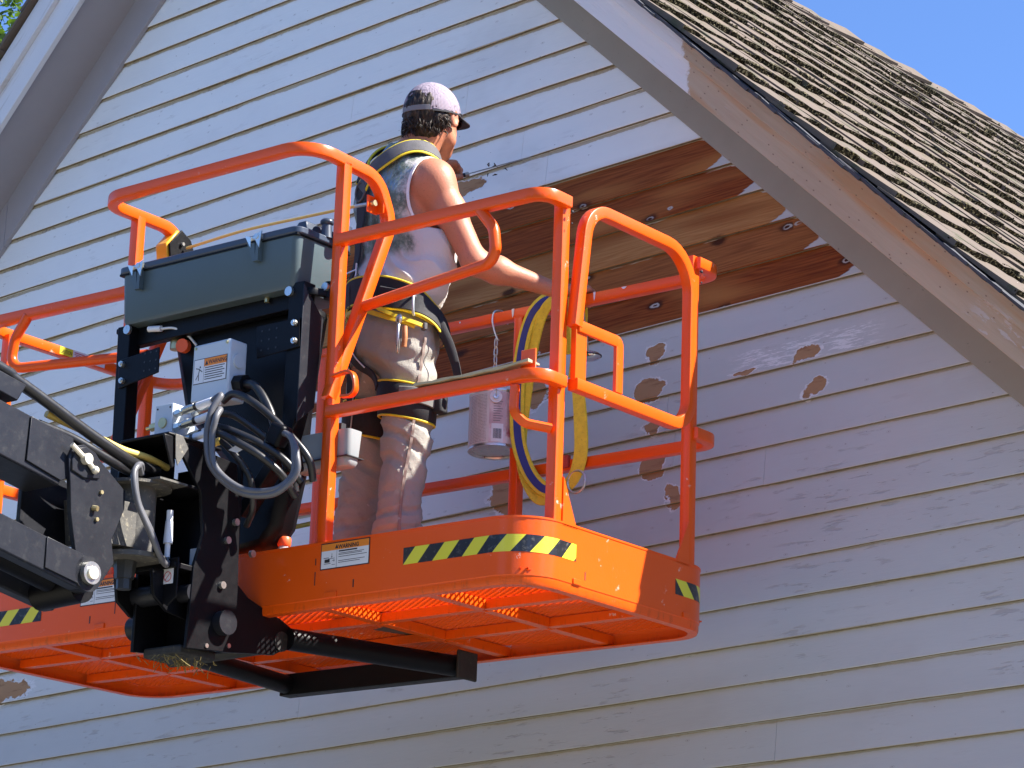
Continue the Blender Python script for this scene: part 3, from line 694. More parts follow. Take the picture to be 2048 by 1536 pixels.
# welded tabs and lanyard anchors
def hook(a0, sgn, b, h):
    mb = MB(); P = fil([(a0, b, h+.052), (a0+sgn*.085, b, h+.062), (a0+sgn*.098, b, h-.02), (a0+sgn*.04, b, h-.016)], [0, .035, .022, 0], 6)
    mb.sq(P, .020, .008, n0=(0, 0, 1)); return mb.build('lanyard_anchor', M_OR, lift, smooth=35)
hook(A1+.014, 1, .012, .455)
mb = MB(); mb.sq(fil([(-.085, .022, .378), (-.088, .022, .300), (-.060, .040, .268), (-.018, .105, .262)], [0, .045, .03, 0], 10), .013, .026, n0=(1, 0, 0)); mb.build('lanyard_anchor', M_OR, lift, smooth=35)
mb = MB(); mb.bx(-.075, -.022, .030, .036, .420, .480); mb.build('weld_tab', M_OR, lift, bevel=.004)
mb = MB(); mb.sq(fil([(-LN+.72, .03, .33), (-LN+.62, .03, .33), (-LN+.60, .03, .22)], [0, .03, 0]), .022, .008, n0=(0, 0, 1)); mb.build('lanyard_anchor', M_OR, lift, smooth=35)
# gate
gate = sq_part('gate', [(.012, .160, .57), (.012, .205, .945), (.012, .722, .945), (.012, .722, .400), (.012, .160, .400)], [0, .10, .13, .085, 0], n0=(1, 0, 0))
mb = MB(); mb.bx(.003, .021, .158, .208, .412, .578)
mb.sq(fil([(.022, .165, .572), (.022, .358, .572), (.022, .358, .420)], [0, .014, 0]), .012, .034, n0=(0, 0, 1)); mb.build('gate_handle', M_OR, gate, bevel=.001)
# cable guard on the left horn, cable, bracket
GA = A1m+.025
mb = MB(); g = [(.200, 1.190), (.150, 1.130), (.158, 1.085), (.178, 1.060), (.25, 1.075), (.268, 1.12), (.245, 1.165)]
mb.prism([(GA-.05, b, h) for b, h in g], (.05, 0, 0)); am = mb.build('cable_guard', M_AMB, lift, bevel=.004)
mb = MB(); mb.prism([(GA+.001, b+.008, h) for b, h in g], (.008, 0, 0)); mb.build('guard_plate', M_BLK, am, bevel=.002)
mb = MB(); mb.cyl((GA+.02, .235, 1.060), (GA+.05, .22, 1.03), .018); mb.cyl((GA+.012, .21, 1.14), (GA+.02, .21, 1.14), .006); mb.build('guard_plug', M_ZINC, am, smooth=40)
mb = MB(); mb.tube(crv([(GA+.02, .225, 1.130), (-1.38, .216, 1.138), (-1.1, .206, 1.128), (-.87, .185, 1.112), (-.80, .176, 1.105)]), .0050, 8); mb.build('trip_cable', M_ROPE, lift, smooth=50)
mb = MB(); mb.cyl((-.875, .186, 1.1125), (-.80, .176, 1.105), .0058, 10); mb.build('cable_ferrule', M_ZINC, lift, smooth=40)
mb = MB(); mb.bx(-.808, -.802, .160, .205, 1.075, 1.130); mb.bx(-.808, -.772, .199, .205, 1.075, 1.130); mb.build('cable_bracket', M_OR, lift, bevel=.002)
mb = MB(); mb.cyl((-.800, .178, 1.104), (-.786, .178, 1.104), .010, 8); mb.build('cable_nut', M_BRASS, lift, smooth=30)
# small chipped stuff on rails: white primer drips
def decal(name, org, u, v, w_, h_, mat, th=.0006, parent=lift, border=None):
    org = Vector(org); u = Vector(u).normalized(); v = Vector(v).normalized(); n = u.cross(v)
    mb = MB(); e = .0
    P = [org, org+u*w_, org+u*w_+v*h_, org+v*h_]; mb.prism([q for q in P], n*th); return mb.build(name, mat, parent)
def bars(parent, org, u, v, n, rows, mat, name='print'):
    """flat printed bars: rows = (x, y, w, h)"""
    mb = MB(); u = Vector(u).normalized(); v = Vector(v).normalized(); N_ = u.cross(v)*n; o = Vector(org)
    for x, y, w_, h_ in rows: mb.add([o+u*x+v*y+N_, o+u*(x+w_)+v*y+N_, o+u*(x+w_)+v*(y+h_)+N_, o+u*x+v*(y+h_)+N_], [(0, 1, 2, 3)])
    return mb.build(name, mat, parent)
def warn_decal(a0, h0, w_, h_, side='left'):
    u = (1, 0, 0); v = (0, 0, 1); b = -.0012
    # black keyline, then white panel, orange header
    d = decal('warning_decal', (a0, b, h0), u, v, w_, h_, M_DKR, .0008)
    bars(d, (a0, b, h0), u, v, .0011, [(.003, .003, w_-.006, h_-.006)], M_WHT, 'decal_panel')
    hh = h_*.26
    bars(d, (a0, b, h0), u, v, .0014, [(.003, h_-.003-hh, w_-.006, hh)], M_DOR, 'decal_header')
    o = Vector((a0, b, h0))
    rows = [(w_*.33, .003, .0012, h_-.006-hh)]
    lines = [(.80, .38, .030), (.70, .52, .012), (.63, .48, .012), (.52, .58, .012), (.30, .54, .012), (.21, .44, .012)]
    for y, l, th in lines: rows.append((w_*.37, (h_-hh)*y*.95+.004, w_*l, h_*th*1.8))
    # pictogram: boom lift under an arrow
    x = .008; rows += [(x+.006, .016, .026, .0016), (x+.008, .020, .020, .010), (x+.004, .033, .020, .0018), (x+.022, .030, .020, .0014), (x+.038, .024, .010, .0014), (x+.044, .020, .0014, .014), (x+.036, .012, .014, .0012), (x+.035, .036, .0016, .010), (x+.0335, .034, .0046, .003)]
    bars(d, o, u, v, .0014, rows, M_DKR)
    lettering('WARNING', hh*.80, o+Vector((w_*.36, -.0016, h_-.003-hh*.86)), u, v, M_DKR, d, bold=.0006)
    mbt = MB(); c = o+Vector((w_*.29, -.0016, h_-.003-hh*.78)); s_ = hh*.6
    mbt.add([c, c+Vector((s_*1.1, 0, 0)), c+Vector((s_*.55, 0, s_))], [(0, 1, 2)]); mbt.build('print', M_DKR, d)
    return d
warn_decal(-.768, -.083, .188, .078)
warn_decal(-1.775, -.088, .188, .078)
# hazard stripe tape that follows the toe board outline
def hazard(name, s0, s1, h0, h1, first_yellow=True, pitch=.054, slant=.043, rev=False):
    path = fil([(-1.2, 0, 0), (0, 0, 0), (0, WD, 0), (-1.2, WD, 0)], [0, RC, RC, 0], 14)
    L = [0]
    for i in range(1, len(path)): L.append(L[-1]+(path[i]-path[i-1]).length)
    def at(s):
        s = max(0, min(L[-1]-1e-6, s)); i = max(j for j in range(len(L)) if L[j] <= s); i = min(i, len(path)-2)
        f = (s-L[i])/(L[i+1]-L[i]); p = path[i].lerp(path[i+1], f); t = (path[i+1]-path[i]).normalized(); n = Vector((t.y, -t.x, 0)); return p, n
    root = None
    mb = MB(); N = int((s1-s0)/.004); e = .0009
    nb = 8
    # grid of quads, colour chosen by slanted coordinate; slanted cuts made by shearing the grid
    k = -3; mbs = {0: MB(), 1: MB()}
    while s0+k*pitch < s1+slant:
        a = s0+k*pitch; col = (k % 2 == 0) == first_yellow; m_ = mbs[0 if col else 1]
        for iv in range(nb):
            v0, v1 = iv/nb, (iv+1)/nb
            for iu in range(10):
                quad = []
                for (uu, vv) in ((iu/10, v0), ((iu+1)/10, v0), ((iu+1)/10, v1), (iu/10, v1)):
                    s = a+uu*pitch+(vv*slant if not rev else (1-vv)*slant); s = min(max(s, s0), s1); p, n = at(s)
                    quad.append(p+n*e+Vector((0, 0, h0+(h1-h0)*vv)))
                if (quad[0]-quad[1]).length > 1e-5 or (quad[3]-quad[2]).length > 1e-5: m_.add(quad, [(0, 1, 2, 3)])
        k += 1
    m_ = MB(); m_.add(mbs[0].v, mbs[0].f); m_.cur = 1; m_.add(mbs[1].v, mbs[1].f); return m_.weld().build(name, [M_YEL, M_HBK], lift)
hazard('hazard_tape', 1.2-.452-.0, 1.2+.152, -.101, -.052)
hazard('hazard_tape', 1.2+.690-.06, 1.2+.87-.06, -.104, -.058, first_yellow=True, rev=True)
# left hand tape (straight)
mbs = {0: MB(), 1: MB()}
for k in range(-2, 12):
    a = -LN+.02+k*.054
    P = [(a, -.0012, -.115), (a+.054, -.0012, -.115), (a+.054+.043, -.0012, -.066), (a+.043, -.0012, -.066)]
    P = [(max(-LN+.14, min(-LN+.438, x)), y, z) for x, y, z in P]
    mbs[k % 2].add(P, [(0, 1, 2, 3)])
m_ = MB(); m_.add(mbs[0].v, mbs[0].f); m_.cur = 1; m_.add(mbs[1].v, mbs[1].f); m_.weld().build('hazard_tape', [M_YEL, M_HBK], lift)
# drain slots
mb = MB()
for a in (-.64, -1.73): mb.bx(a, a+.004, -.0008, .002, -.145, -.122)
for b in (.255,): mb.bx(-.002, .0008, b, b+.004, -.145, -.122)
for a in (-.79, -1.62): mb.bx(a, a+.003, -.0008, .002, -.125, -.085); mb.bx(a, a+.003, -.0008, .002, -.065, -.045)
mb.build_each('drain_slot', M_DKR, lift)
# caution decal on the left end rail
u_ = (0, 1, 0); v_ = (0, 0, 1)
d = decal('caution_decal', (-LN+.0185, .36, .922), u_, v_, .06, .028, M_YEL, -.0006); 
lettering('CAUTION', .019, (-LN+.0196, .362, .928), u_, v_, M_DKR, d, sx=.62)
d = decal('caution_decal', (-LN+.0185, .421, .922), u_, v_, .15, .028, M_WHT, -.0006)
bars(d, (-LN+.0185, .421, .922), u_, v_, .0009, [(.006, .019, .13, .0028), (.006, .013, .14, .0022), (.012, .008, .11, .0022), (.03, .003, .08, .0022)], M_RED)
# ---------------------------------------------------------------- console box
con = lift
def taper_box(mb, a0, a1, b0, b1, h0, h1, ins, r=.02):
    rings = []
    for h, e in ((h0, ins), (h0+.012, ins*.55), (h1, 0)):
        P = fil([(a0+e, b0+e, h), (a1-e, b0+e, h), (a1-e, b1-e, h), (a0+e, b1-e, h)], r, 5, True); rings.append(P)
    rings.insert(0, [Vector((p.x*.97+(a0+a1)/2*.03, p.y*.9+(b0+b1)/2*.1, h0-.002)) for p in rings[0]])
    mb.ringed(rings)
mb = MB(); taper_box(mb, -1.625, -.872, -.070, .165, .785, .948, .012, .022); body = mb.build('console_body', M_CON, con, smooth=40)
mb = MB(); taper_box(mb, -1.640, -.860, -.078, .173, .952, .974, -.0, .03)
mb2 = MB(); mb.prism([(-.96, .0, .99), (-.90, .0, .99), (-.905, .0, 1.018), (-.935, .0, 1.018)], (0, .16, 0))
mb.bx(-1.60, -.98, .03, .15, .974, .982); lid = mb.build('console_lid', M_CONL, con, bevel=.004)
mb = MB(); mb.bx(-1.630, -.868, -.0735, .1685, .9465, .9535); mb.build('lid_seal', M_BLK, con)
mb = MB(); mb.cyl((-.873, .06, .97), (-.873, .06, 1.022), .02, 14, .014); mb.sphere((-.873, .06, 1.022), .022, 12, 8, (1, 1, .6)); mb.cyl((-.84, .10, .975), (-.84, .10, 1.01), .026, 16); mb.build('control_knob', M_CONL, con, smooth=40)
for i, a in enumerate((-1.565, -1.50, -1.43, -1.365, -1.075, -1.02, -.985)):
    mb = MB(); mb.cyl((a, .0+(.03 if i > 3 else 0), .972), (a, .0+(.03 if i > 3 else 0), .988), .011, 12); mb.cyl((a, .0+(.03 if i > 3 else 0), .988), (a, .0+(.03 if i > 3 else 0), 1.004), .005, 8); mb.build('toggle_switch', M_ZINC, con, smooth=40)
for a in (-1.545, -1.035):
    mb = MB(); mb.bx(a-.03, a+.03, -.082, -.076, .955, .968); mb.prism([(a-.036, -.090, .972), (a-.006, -.094, .962), (a-.010, -.090, .930)], (0, .004, 0)); mb.prism([(a+.004, -.094, .964), (a+.034, -.090, .978), (a+.026, -.090, .925)], (0, .004, 0))
    mb.cyl((a+.014, -.094, .962), (a+.014, -.084, .962), .009, 10); l_ = mb.build('lid_latch', M_ZINC, con)
    mb = MB(); mb.prism([(a-.026, -.074, .945), (a+.004, -.074, .945), (a+.012, -.074, .885), (a+.000, -.074, .885)], (0, -.014, 0)); mb.bx(a+.010, a+.022, -.088, -.070, .885, .950); mb.build('latch_rib', M_CON, con)
mb = MB(); mb.cyl((-1.02, -.03, .786), (-1.02, -.03, .768), .008, 8); mb.cyl((-1.45, .02, .786), (-1.45, .02, .74), .034, 16, .028); mb.cyl((-1.45, .02, .74), (-1.45, .02, .70), .020, 12); mb.build('cable_gland', M_BRASS, con, smooth=40)
mb = MB(); mb.cyl((-1.52, -.035, .765), (-1.47, -.03, .76), .010, 10); mb.tube(crv([(-1.47, -.03, .76), (-1.42, -.02, .755), (-1.38, 0, .73), (-1.36, .02, .70)]), .004, 8); mb.build('wire_plug', M_WHP, con, smooth=40)
mb = MB(); mb.cyl((-1.40, .01, .700), (-1.395, -.01, .698), .022, 14); mb.build('emergency_button', simple('red orange lens', (.9, .12, .03), .3, 0, .05), con, smooth=40)
# side frames
def plateA(name, a, pts, th, mat, parent=con, bev=.002):   # polygon in the (b,h) plane at a
    mb = MB(); mb.prism([(a, b, h) for b, h in pts], (th, 0, 0)); return mb.build(name, mat, parent, bevel=bev)
def plateB(name, b, pts, th, mat, parent=con, bev=.002):
    mb = MB(); mb.prism([(a, b, h) for a, h in pts], (0, th, 0)); return mb.build(name, mat, parent, bevel=bev)
plateB('side_frame', -.055, [(-1.64, .785), (-1.585, .785), (-1.585, .70), (-1.575, .18), (-1.555, .05), (-1.60, .05), (-1.625, .25)], .05, M_BLK)
plateB('side_frame', -.055, [(-.905, .80), (-.845, .80), (-.845, .40), (-.870, .31), (-.99, .17), (-1.05, .10), (-1.07, .13), (-.905, .33)], .05, M_BLK)
plateA('frame_flange', -.846, [(-.058, .79), (.035, .70), (.015, .42), (-.058, .36)], .004, M_BOOM)
plateB('bracket_plate', -.062, [(-1.618, .672), (-1.440, .688), (-1.437, .605), (-1.612, .578)], .005, M_BLK)
plateB('bracket_plate', -.062, [(-1.025, .684), (-.850, .684), (-.846, .592), (-1.018, .582)], .005, M_BLK)
mb = MB()
for a, h in ((-1.598, .655), (-1.592, .600), (-.865, .668), (-.862, .612)): mb.cyl((a, -.062, h), (a, -.072, h), .010, 8); mb.cyl((a, -.072, h), (a, -.077, h), .006, 8)
for a, h in ((-.90, .774), (-1.59, .768)): mb.cyl((a, -.055, h), (a, -.065, h), .015, 12)
mb.build_each('frame_bolt', M_ZINC, con, smooth=30)
mb = MB()
for i in range(3):
    for j in range(3):
        mb.cyl((-1.00+j*.03, -.0625, .665-i*.030), (-1.00+j*.03, -.0632, .665-i*.030), .0035, 8); mb.cyl((-1.50+j*.025, -.0625, .675-i*.028), (-1.50+j*.025, -.0632, .675-i*.028), .0035, 8)
mb.build_each('frame_hole', M_DKR, con)
plateB('crossbeam', -.02, [(-1.60, .790), (-.86, .800), (-.86, .735), (-1.60, .725)], .03, M_BLK)
# dark moulded back housing
plateB('back_housing', .02, [(-1.48, .76), (-.885, .76), (-.93, .45), (-.94, .24), (-.975, .08), (-1.03, .02), (-1.22, -.0), (-1.22, .30), (-1.40, .48)], .10, M_BLK, bev=.03)
# clamp to the right post
mb = MB(); mb.sq(fil([(-.905, -.035, .772), (-.84, -.03, .772), (A1-.030, .030, .775)], [0, .02, 0]), .018, .022); mb.cyl((A1-.030, .030, .76), (A1-.030, .030, .81), .020, 14); mb.build('clamp_arm', M_BLK, con, smooth=35)
mb = MB(); mb.cyl((A1-.03, .012, .792), (A1-.03, .002, .792), .013, 12); mb.build('clamp_bolt', M_ZINC, con, smooth=35)
mb = MB(); mb.bx(-1.655, -1.60, -.05, -.03, .765, .785); mb.build('clamp_arm', M_BLK, con, bevel=.006)
# tool tray beside the right post
mb = MB(); taper_box(mb, -.955, -.728, .045, .115, .245, .352, .010, .018); mb.build('tool_tray', M_TRAY, con, smooth=40)
mb = MB(); mb.bx(-.957, -.726, .043, .117, .268, .271); mb.bx(-.80, -.78, .07, .09, .35, .38); mb.build('tray_seam', M_DKR, con)
# electrical box
ebx = plateB('electrical_box', -.150, [(-1.198, .628), (-1.044, .630), (-1.044, .440), (-1.198, .448)], .075, M_GBOX, bev=.006)
eb = ebx
mb = MB()
for a, h in ((-1.187, .617), (-1.056, .618)): mb.cyl((a, -.150, h), (a, -.1535, h), .005, 8)
mb.build_each('cover_screw', M_BRASS, eb, smooth=30)
mb = MB(); mb.cyl((-1.044, -.113, .565), (-1.038, -.113, .565), .022, 20); mb.build('knockout_cap', M_GBOX, eb, smooth=40)
mb = MB(); mb.cyl((-1.044, -.110, .495), (-1.008, -.110, .490), .028, 8); mb.build('cable_gland', M_BLK, eb, smooth=20)
d = decal('warning_decal', (-1.190, -.1505, .503), (1, 0, 0), (0, 0, 1), .138, .078, M_DKR, .0006, lift)
o = Vector((-1.190, -.1505, .503)); bars(d, o, (1, 0, 0), (0, 0, 1), .0010, [(.002, .002, .134, .074)], M_WHT, 'decal_panel'); bars(d, o, (1, 0, 0), (0, 0, 1), .0013, [(.044, .052, .092, .024)], M_DOR, 'decal_header')
bars(d, o, (1, 0, 0), (0, 0, 1), .0013, [(.043, .002, .001, .074)]+[(.048, .046-i*.0072, .082-(i % 2)*.008, .0028) for i in range(6)], M_DKR)
lettering('WARNING', .0175, o+Vector((.062, -.0015, .0575)), (1, 0, 0), (0, 0, 1), M_DKR, d, sx=.9, bold=.0004)
mb = MB(); c_ = o+Vector((.047, -.0016, .056)); mb.add([c_, c_+Vector((.014, 0, 0)), c_+Vector((.007, 0, .014))], [(0, 1, 2)])
for (x0_, z0_, x1_, z1_) in ((.026, .046, .022, .030), (.022, .030, .012, .014), (.022, .030, .024, .010), (.026, .046, .010, .050), (.026, .044, .038, .036)):
    p0 = o+Vector((x0_, -.0016, z0_)); p1 = o+Vector((x1_, -.0016, z1_)); q = (p1-p0).normalized(); q = Vector((-q.z, 0, q.x))*.0013; mb.add([p0-q, p1-q, p1+q, p0+q], [(0, 1, 2, 3)])
mb.sphere(o+Vector((.028, -.0016, .052)), .003, 8, 4, (1, .1, 1)); mb.build('print', M_DKR, d)
# ---------------------------------------------------------------- valve block, fittings, hoses
vb = lift
mb = MB(); mb.bx(-1.186, -1.114, -.300, -.205, .285, .402); mb.build('valve_block', M_GBOX, vb, bevel=.002)
mb = MB(); mb.cyl((-1.150, -.300, .345), (-1.150, -.306, .345), .016, 14); mb.cyl((-1.186, -.27, .352), (-1.225, -.275, .347), .013, 6); mb.cyl((-1.225, -.275, .347), (-1.242, -.277, .345), .006, 8); mb.build('valve_plug', M_BRASS, vb, smooth=30)
mb = MB()
for a, h in ((-1.176, .39), (-1.176, .30), (-1.124, .39)): mb.cyl((a, -.3005, h), (a, -.302, h), .003, 8)
mb.build_each('bolt_hole', M_DKR, vb)
fits = []
for b, h, L1 in ((-.215, .392, .10), (-.285, .372, .13), (-.235, .350, .10), (-.285, .330, .13), (-.255, .300, .13), (-.290, .278, .15), (-.24, .262, .13)):
    e = Vector((-1.114+L1, b+.005, h+.018)); s_ = Vector((-1.114, b, h)); d_ = (e-s_).normalized()
    mb = MB(); mb.cyl(s_, s_+d_*.022, .0125, 6); mb.cyl(s_+d_*.022, s_+d_*.034, .010, 10); mb.cyl(s_+d_*.034, s_+d_*.075, .0125, 12); mb.build('hose_fitting', M_ZINC, vb, smooth=25)
    mb = MB(); mb.cyl(s_+d_*.075, s_+d_*.086, .0118, 12); mb.build('hose_collar', M_RUB, vb, smooth=30)
    mb = MB(); mb.cyl(s_+d_*.086, e+d_*.012, .0112, 12); mb.build('hose_label', M_WHP if h > .27 else M_ROPE, vb, smooth=30)
    fits.append(e+d_*.012)
def hose(pts, r=.0115, mat=None, name='hose', parent=vb): 
    mb = MB(); mb.tube(crv(pts, 9), r, 12); return mb.build(name, mat or M_RUB, parent, smooth=60)
hose([fits[0], (-.96, -.20, .43), (-.88, -.18, .385), (-.80, -.13, .30), (-.755, -.09, .23), (-.76, -.06, .17)])
for k, f in enumerate((1, 3)):
    o_ = .022*k
    P = [fits[f], fits[f]+Vector((.03, .003, .012)), (-.955+o_, -.30, .35-.02*k), (-.965+o_, -.30, .27), (-.935+o_*.6, -.30, .18), (-.85+o_*.4, -.27, .105+.008*k), (-.755, -.23, .095+.012*k), (-.700-.012*k, -.20, .150), (-.705-.008*k, -.195, .215), (-.735, -.185, .265), (-.775, -.17, .290), (-.815, -.155, .300)]
    hose(P, .0098, M_RUBG)
hose([fits[2], (-.95, -.21, .36), (-.87, -.17, .30), (-.82, -.12, .24), (-.80, -.08, .18)], .0105)
hose([fits[4], (-.93, -.235, .305), (-.85, -.20, .265), (-.79, -.15, .215), (-.77, -.10, .16)], .0115)
hose([fits[5], (-.90, -.27, .27), (-.83, -.23, .225), (-.79, -.17, .175), (-.79, -.10, .12)], .0115)
hose([fits[6], (-.93, -.22, .24), (-.89, -.19, .17), (-.90, -.16, .09), (-.96, -.12, .05)], .010)
hose([(-1.008, -.110, .490), (-.965, -.11, .475), (-.915, -.10, .40), (-.875, -.09, .30), (-.845, -.07, .22), (-.84, -.05, .15)], .0135)
mb = MB(); mb.box((-.818, -.155, .292), (.060, .050, .070), Matrix.Rotation(R_(25), 3, 'Y')); mb.box((-.80, -.115, .235), (.05, .05, .10), Matrix.Rotation(R_(-15), 3, 'Y')); mb.build_each('hose_clamp', M_BLK, vb, bevel=.010)
mb = MB(); mb.prism([(-.93, -.245, .245), (-.88, -.245, .262), (-.868, -.245, .240), (-.895, -.245, .232)], (0, .001, 0)); mb.build('hose_tag', M_WHP, vb)
# ---------------------------------------------------------------- rotator post and lower clevis
rot = lift
plateA('rotator_plate', -1.006, [(-.40, .255), (-.14, .235), (-.115, .08), (-.105, -.12), (-.06, -.150), (-.0, -.168), (.086, -.190), (.142, -.213), (.130, -.262), (.062, -.300), (-.136, -.325), (-.30, -.34), (-.29, -.10), (-.26, .0), (-.28, .12)], .012, M_BLK, rot)
plateA('rotator_plate', -1.19, [(-.33, .20), (-.10, .20), (-.10, -.12), (.09, -.19), (.13, -.262), (-.14, -.32), (-.33, -.34)], .012, M_BLK, rot)
plateB('rotator_web', -.20, [(-1.178, .22), (-1.006, .22), (-1.006, -.31), (-1.178, -.31)], .012, M_BLK, rot)
plateB('rotator_web', -.11, [(-1.178, .24), (-1.006, .24), (-1.006, -.15), (-1.178, -.15)], .012, M_BLK, rot)
# top channel bracket, open to the front
mb = MB(); mb.bx(-1.20, -1.0, -.42, -.20, .262, .272); mb.prism([(-1.006, -.44, .262), (-1.006, -.40, .262), (-1.006, -.385, .175), (-1.006, -.40, .165)], (.008, 0, 0)); mb.bx(-1.20, -1.19, -.42, -.20, .12, .262); mb.build('top_bracket', M_BLK, rot, bevel=.004)
plateA('bracket_cheek', -.9935, [(-.40, .268), (-.37, .268), (-.345, .235), (-.385, .175), (-.395, .20)], .003, M_GRD, rot)
mb = MB(); mb.cyl((-1.12, -.42, -.085), (-1.12, -.42, .115), .062, 24); mb.build('turret', M_GRD, rot, smooth=40)
mb = MB(); mb.cyl((-1.12, -.42, .115), (-1.12, -.42, .124), .105, 28); mb.cyl((-1.12, -.42, -.099), (-1.12, -.42, -.085), .105, 28); mb.prism([(-1.10, -.46, .124), (-.99, -.45, .124), (-.99, -.34, .124), (-1.09, -.33, .124)], (0, 0, .006)); mb.build_each('turret_flange', M_GRD, rot, smooth=35)
mb = MB(); mb.cyl((-1.13, -.43, -.099), (-1.13, -.43, -.150), .034, 8, .028); mb.cyl((-1.13, -.43, -.150), (-1.13, -.43, -.180), .022, 8); mb.build('turret_nut', simple('greasy dark steel', (.05, .052, .055), .45, .3, .2), rot, smooth=25)
mb = MB(); mb.bx(-1.17, -1.0, -.36, -.11, -.115, -.099); mb.bx(-1.17, -1.0, -.40, -.12, .125, .135); mb.build_each('rotator_shelf', M_BLK, rot, bevel=.002)
mb = MB(); mb.cyl((-1.06, -.335, -.08), (-1.06, -.335, -.035), .008, 10); mb.cyl((-1.06, -.335, -.035), (-1.06, -.335, .03), .014, 12, .011); mb.cyl((-1.06, -.335, .03), (-1.06, -.335, .062), .010, 6); mb.build('hose_fitting', M_WHP, rot, smooth=30)
mb = MB(); mb.bx(-1.07, -1.035, -.235, -.20, -.08, -.03); mb.build('sensor_block', M_GBOX, rot, bevel=.002)
hose([(-1.06, -.46, .145), (-1.03, -.50, .155), (-1.02, -.525, .12), (-1.01, -.51, .04), (-1.0, -.47, -.03), (-1.0, -.42, -.095), (-1.02, -.375, -.11), (-1.05, -.34, -.085)], .009, M_RUBG, parent=rot)
hose([(-1.075, -.44, .15), (-1.04, -.48, .165), (-1.03, -.51, .14), (-1.02, -.50, .05), (-1.01, -.45, -.03), (-1.01, -.40, -.11)], .008, M_RUBG, parent=rot)
mb = MB()
for b, h in ((-.135, .06), (-.165, -.0), (-.175, -.135), (-.06, -.02)): mb.cyl((-.994, b, h), (-.983, b, h), .011, 10); 
for b, h in ((-.13, -.315), (-.22, -.33)): mb.cyl((-.996, b, h+.01), (-.990, b, h+.01), .007, 8)
mb.build_each('rotator_bolt', M_ZINC, rot, smooth=30)
mb = MB(); mb.cyl((-.994, -.165, -.245), (-.965, -.165, -.245), .036, 22); mb.cyl((-1.20, -.28, -.26), (-1.235, -.28, -.26), .036, 20); mb.build_each('rotator_pin', M_BOOM, rot, smooth=35)
# lower front clevis with round eye
plateA('clevis_plate', -1.06, [(-.40, -.12), (-.30, -.115), (-.235, -.14), (-.21, -.21), (-.245, -.245), (-.33, -.235), (-.385, -.20)], .012, M_BLK, rot)
plateA('clevis_plate', -1.21, [(-.40, -.12), (-.30, -.115), (-.235, -.14), (-.21, -.21), (-.245, -.245), (-.33, -.235), (-.385, -.20)], .012, M_BLK, rot)
mb = MB(); mb.cyl((-1.198, -.31, -.175), (-1.06, -.31, -.175), .030, 20); mb.cyl((-1.05, -.28, -.175), (-.998, -.28, -.175), .026, 20); mb.build_each('clevis_pin', M_BOOM, rot, smooth=40)
mb = MB(); mb.bx(-1.17, -1.02, -.30, -.15, -.355, -.325); mb.build('dirty_skid', M_SKD, rot, bevel=.008)
mb = MB(); rg = random.Random(8)
for i in range(70):
    p = Vector((-1.09+rg.gauss(0, .035), -.24+rg.gauss(0, .05), -.355)); q = p+Vector((rg.uniform(-.03, .03), rg.uniform(-.03, .03), rg.uniform(-.035, -.005)))
    mb.tube([p, (p+q)/2+Vector((rg.uniform(-.01, .01), 0, 0)), q], .0011, 3)
tag(mb.build('dry_grass', simple('dry grass clippings', (.22, .17, .06), .9), rot), kind='stuff')
plateB('label_plate', -.352, [(-1.105, -.085), (-.995, -.085), (-.995, -.20), (-1.03, -.225), (-1.105, -.18)], .006, M_BLK, rot)
d = decal('warning_decal', (-1.098, -.353, -.160), (1, 0, 0), (0, 0, 1), .088, .044, M_WHT, .0006, rot)
o = Vector((-1.098, -.353, -.160)); bars(d, o, (1, 0, 0), (0, 0, 1), .001, [(.043, .003, .001, .038), (.012, .028, .02, .0016), (.016, .023, .02, .0016)], M_DKR)
mb = MB(); c_ = o+Vector((.066, -.0012, .021)); mb.sq([c_+Vector((.014*math.cos(k*math.pi/10), 0, .014*math.sin(k*math.pi/10))) for k in range(20)], .002, .0006, n0=(0, 1, 0), closed=True)
q_ = Vector((.0098, 0, .0098)); n_ = Vector((-.0008, 0, .0008)); mb.add([c_-q_-n_, c_+q_-n_, c_+q_+n_, c_-q_+n_], [(0, 1, 2, 3)]); mb.build('print', M_RED, d)
mb = MB(); mb.sq(crv([o+Vector((.020, -.0012, .018)), o+Vector((.012, -.0012, .015)), o+Vector((.014, -.0012, .008)), o+Vector((.022, -.0012, .009)), o+Vector((.024, -.0012, .014)), o+Vector((.018, -.0012, .013))], 5), .0014, .0006, n0=(0, 1, 0)); mb.build('print', M_DKR, d)
# sub frame tubes under the basket
sf = lift
mb = MB(); mb.cyl((-.985, .11, -.245), (-.835, .72, -.240), .033, 22); mb.build('support_tube', M_BLK, sf, smooth=40)
mb = MB(); mb.cyl((-1.43, .13, -.245), (-1.545, .72, -.240), .030, 22); mb.build('support_tube', M_BLK, sf, smooth=40)
mb = MB(); mb.bx(-1.57, -.80, .70, .712, -.275, -.205); mb.bx(-1.57, -.80, .712, .765, -.209, -.205); mb.bx(-1.57, -.80, .712, .75, -.275, -.271); mb.build('support_angle', M_BLK, sf, bevel=.002)
mb = MB(); mb.bx(-.806, -.796, .67, .765, -.285, -.196); mb.build('end_plate', M_SKD, sf, bevel=.006)
mb = MB(); mb.cyl((-1.46, .10, -.26), (-.99, .09, -.255), .03, 16); mb.build('support_shaft', M_SKD, sf, smooth=40)
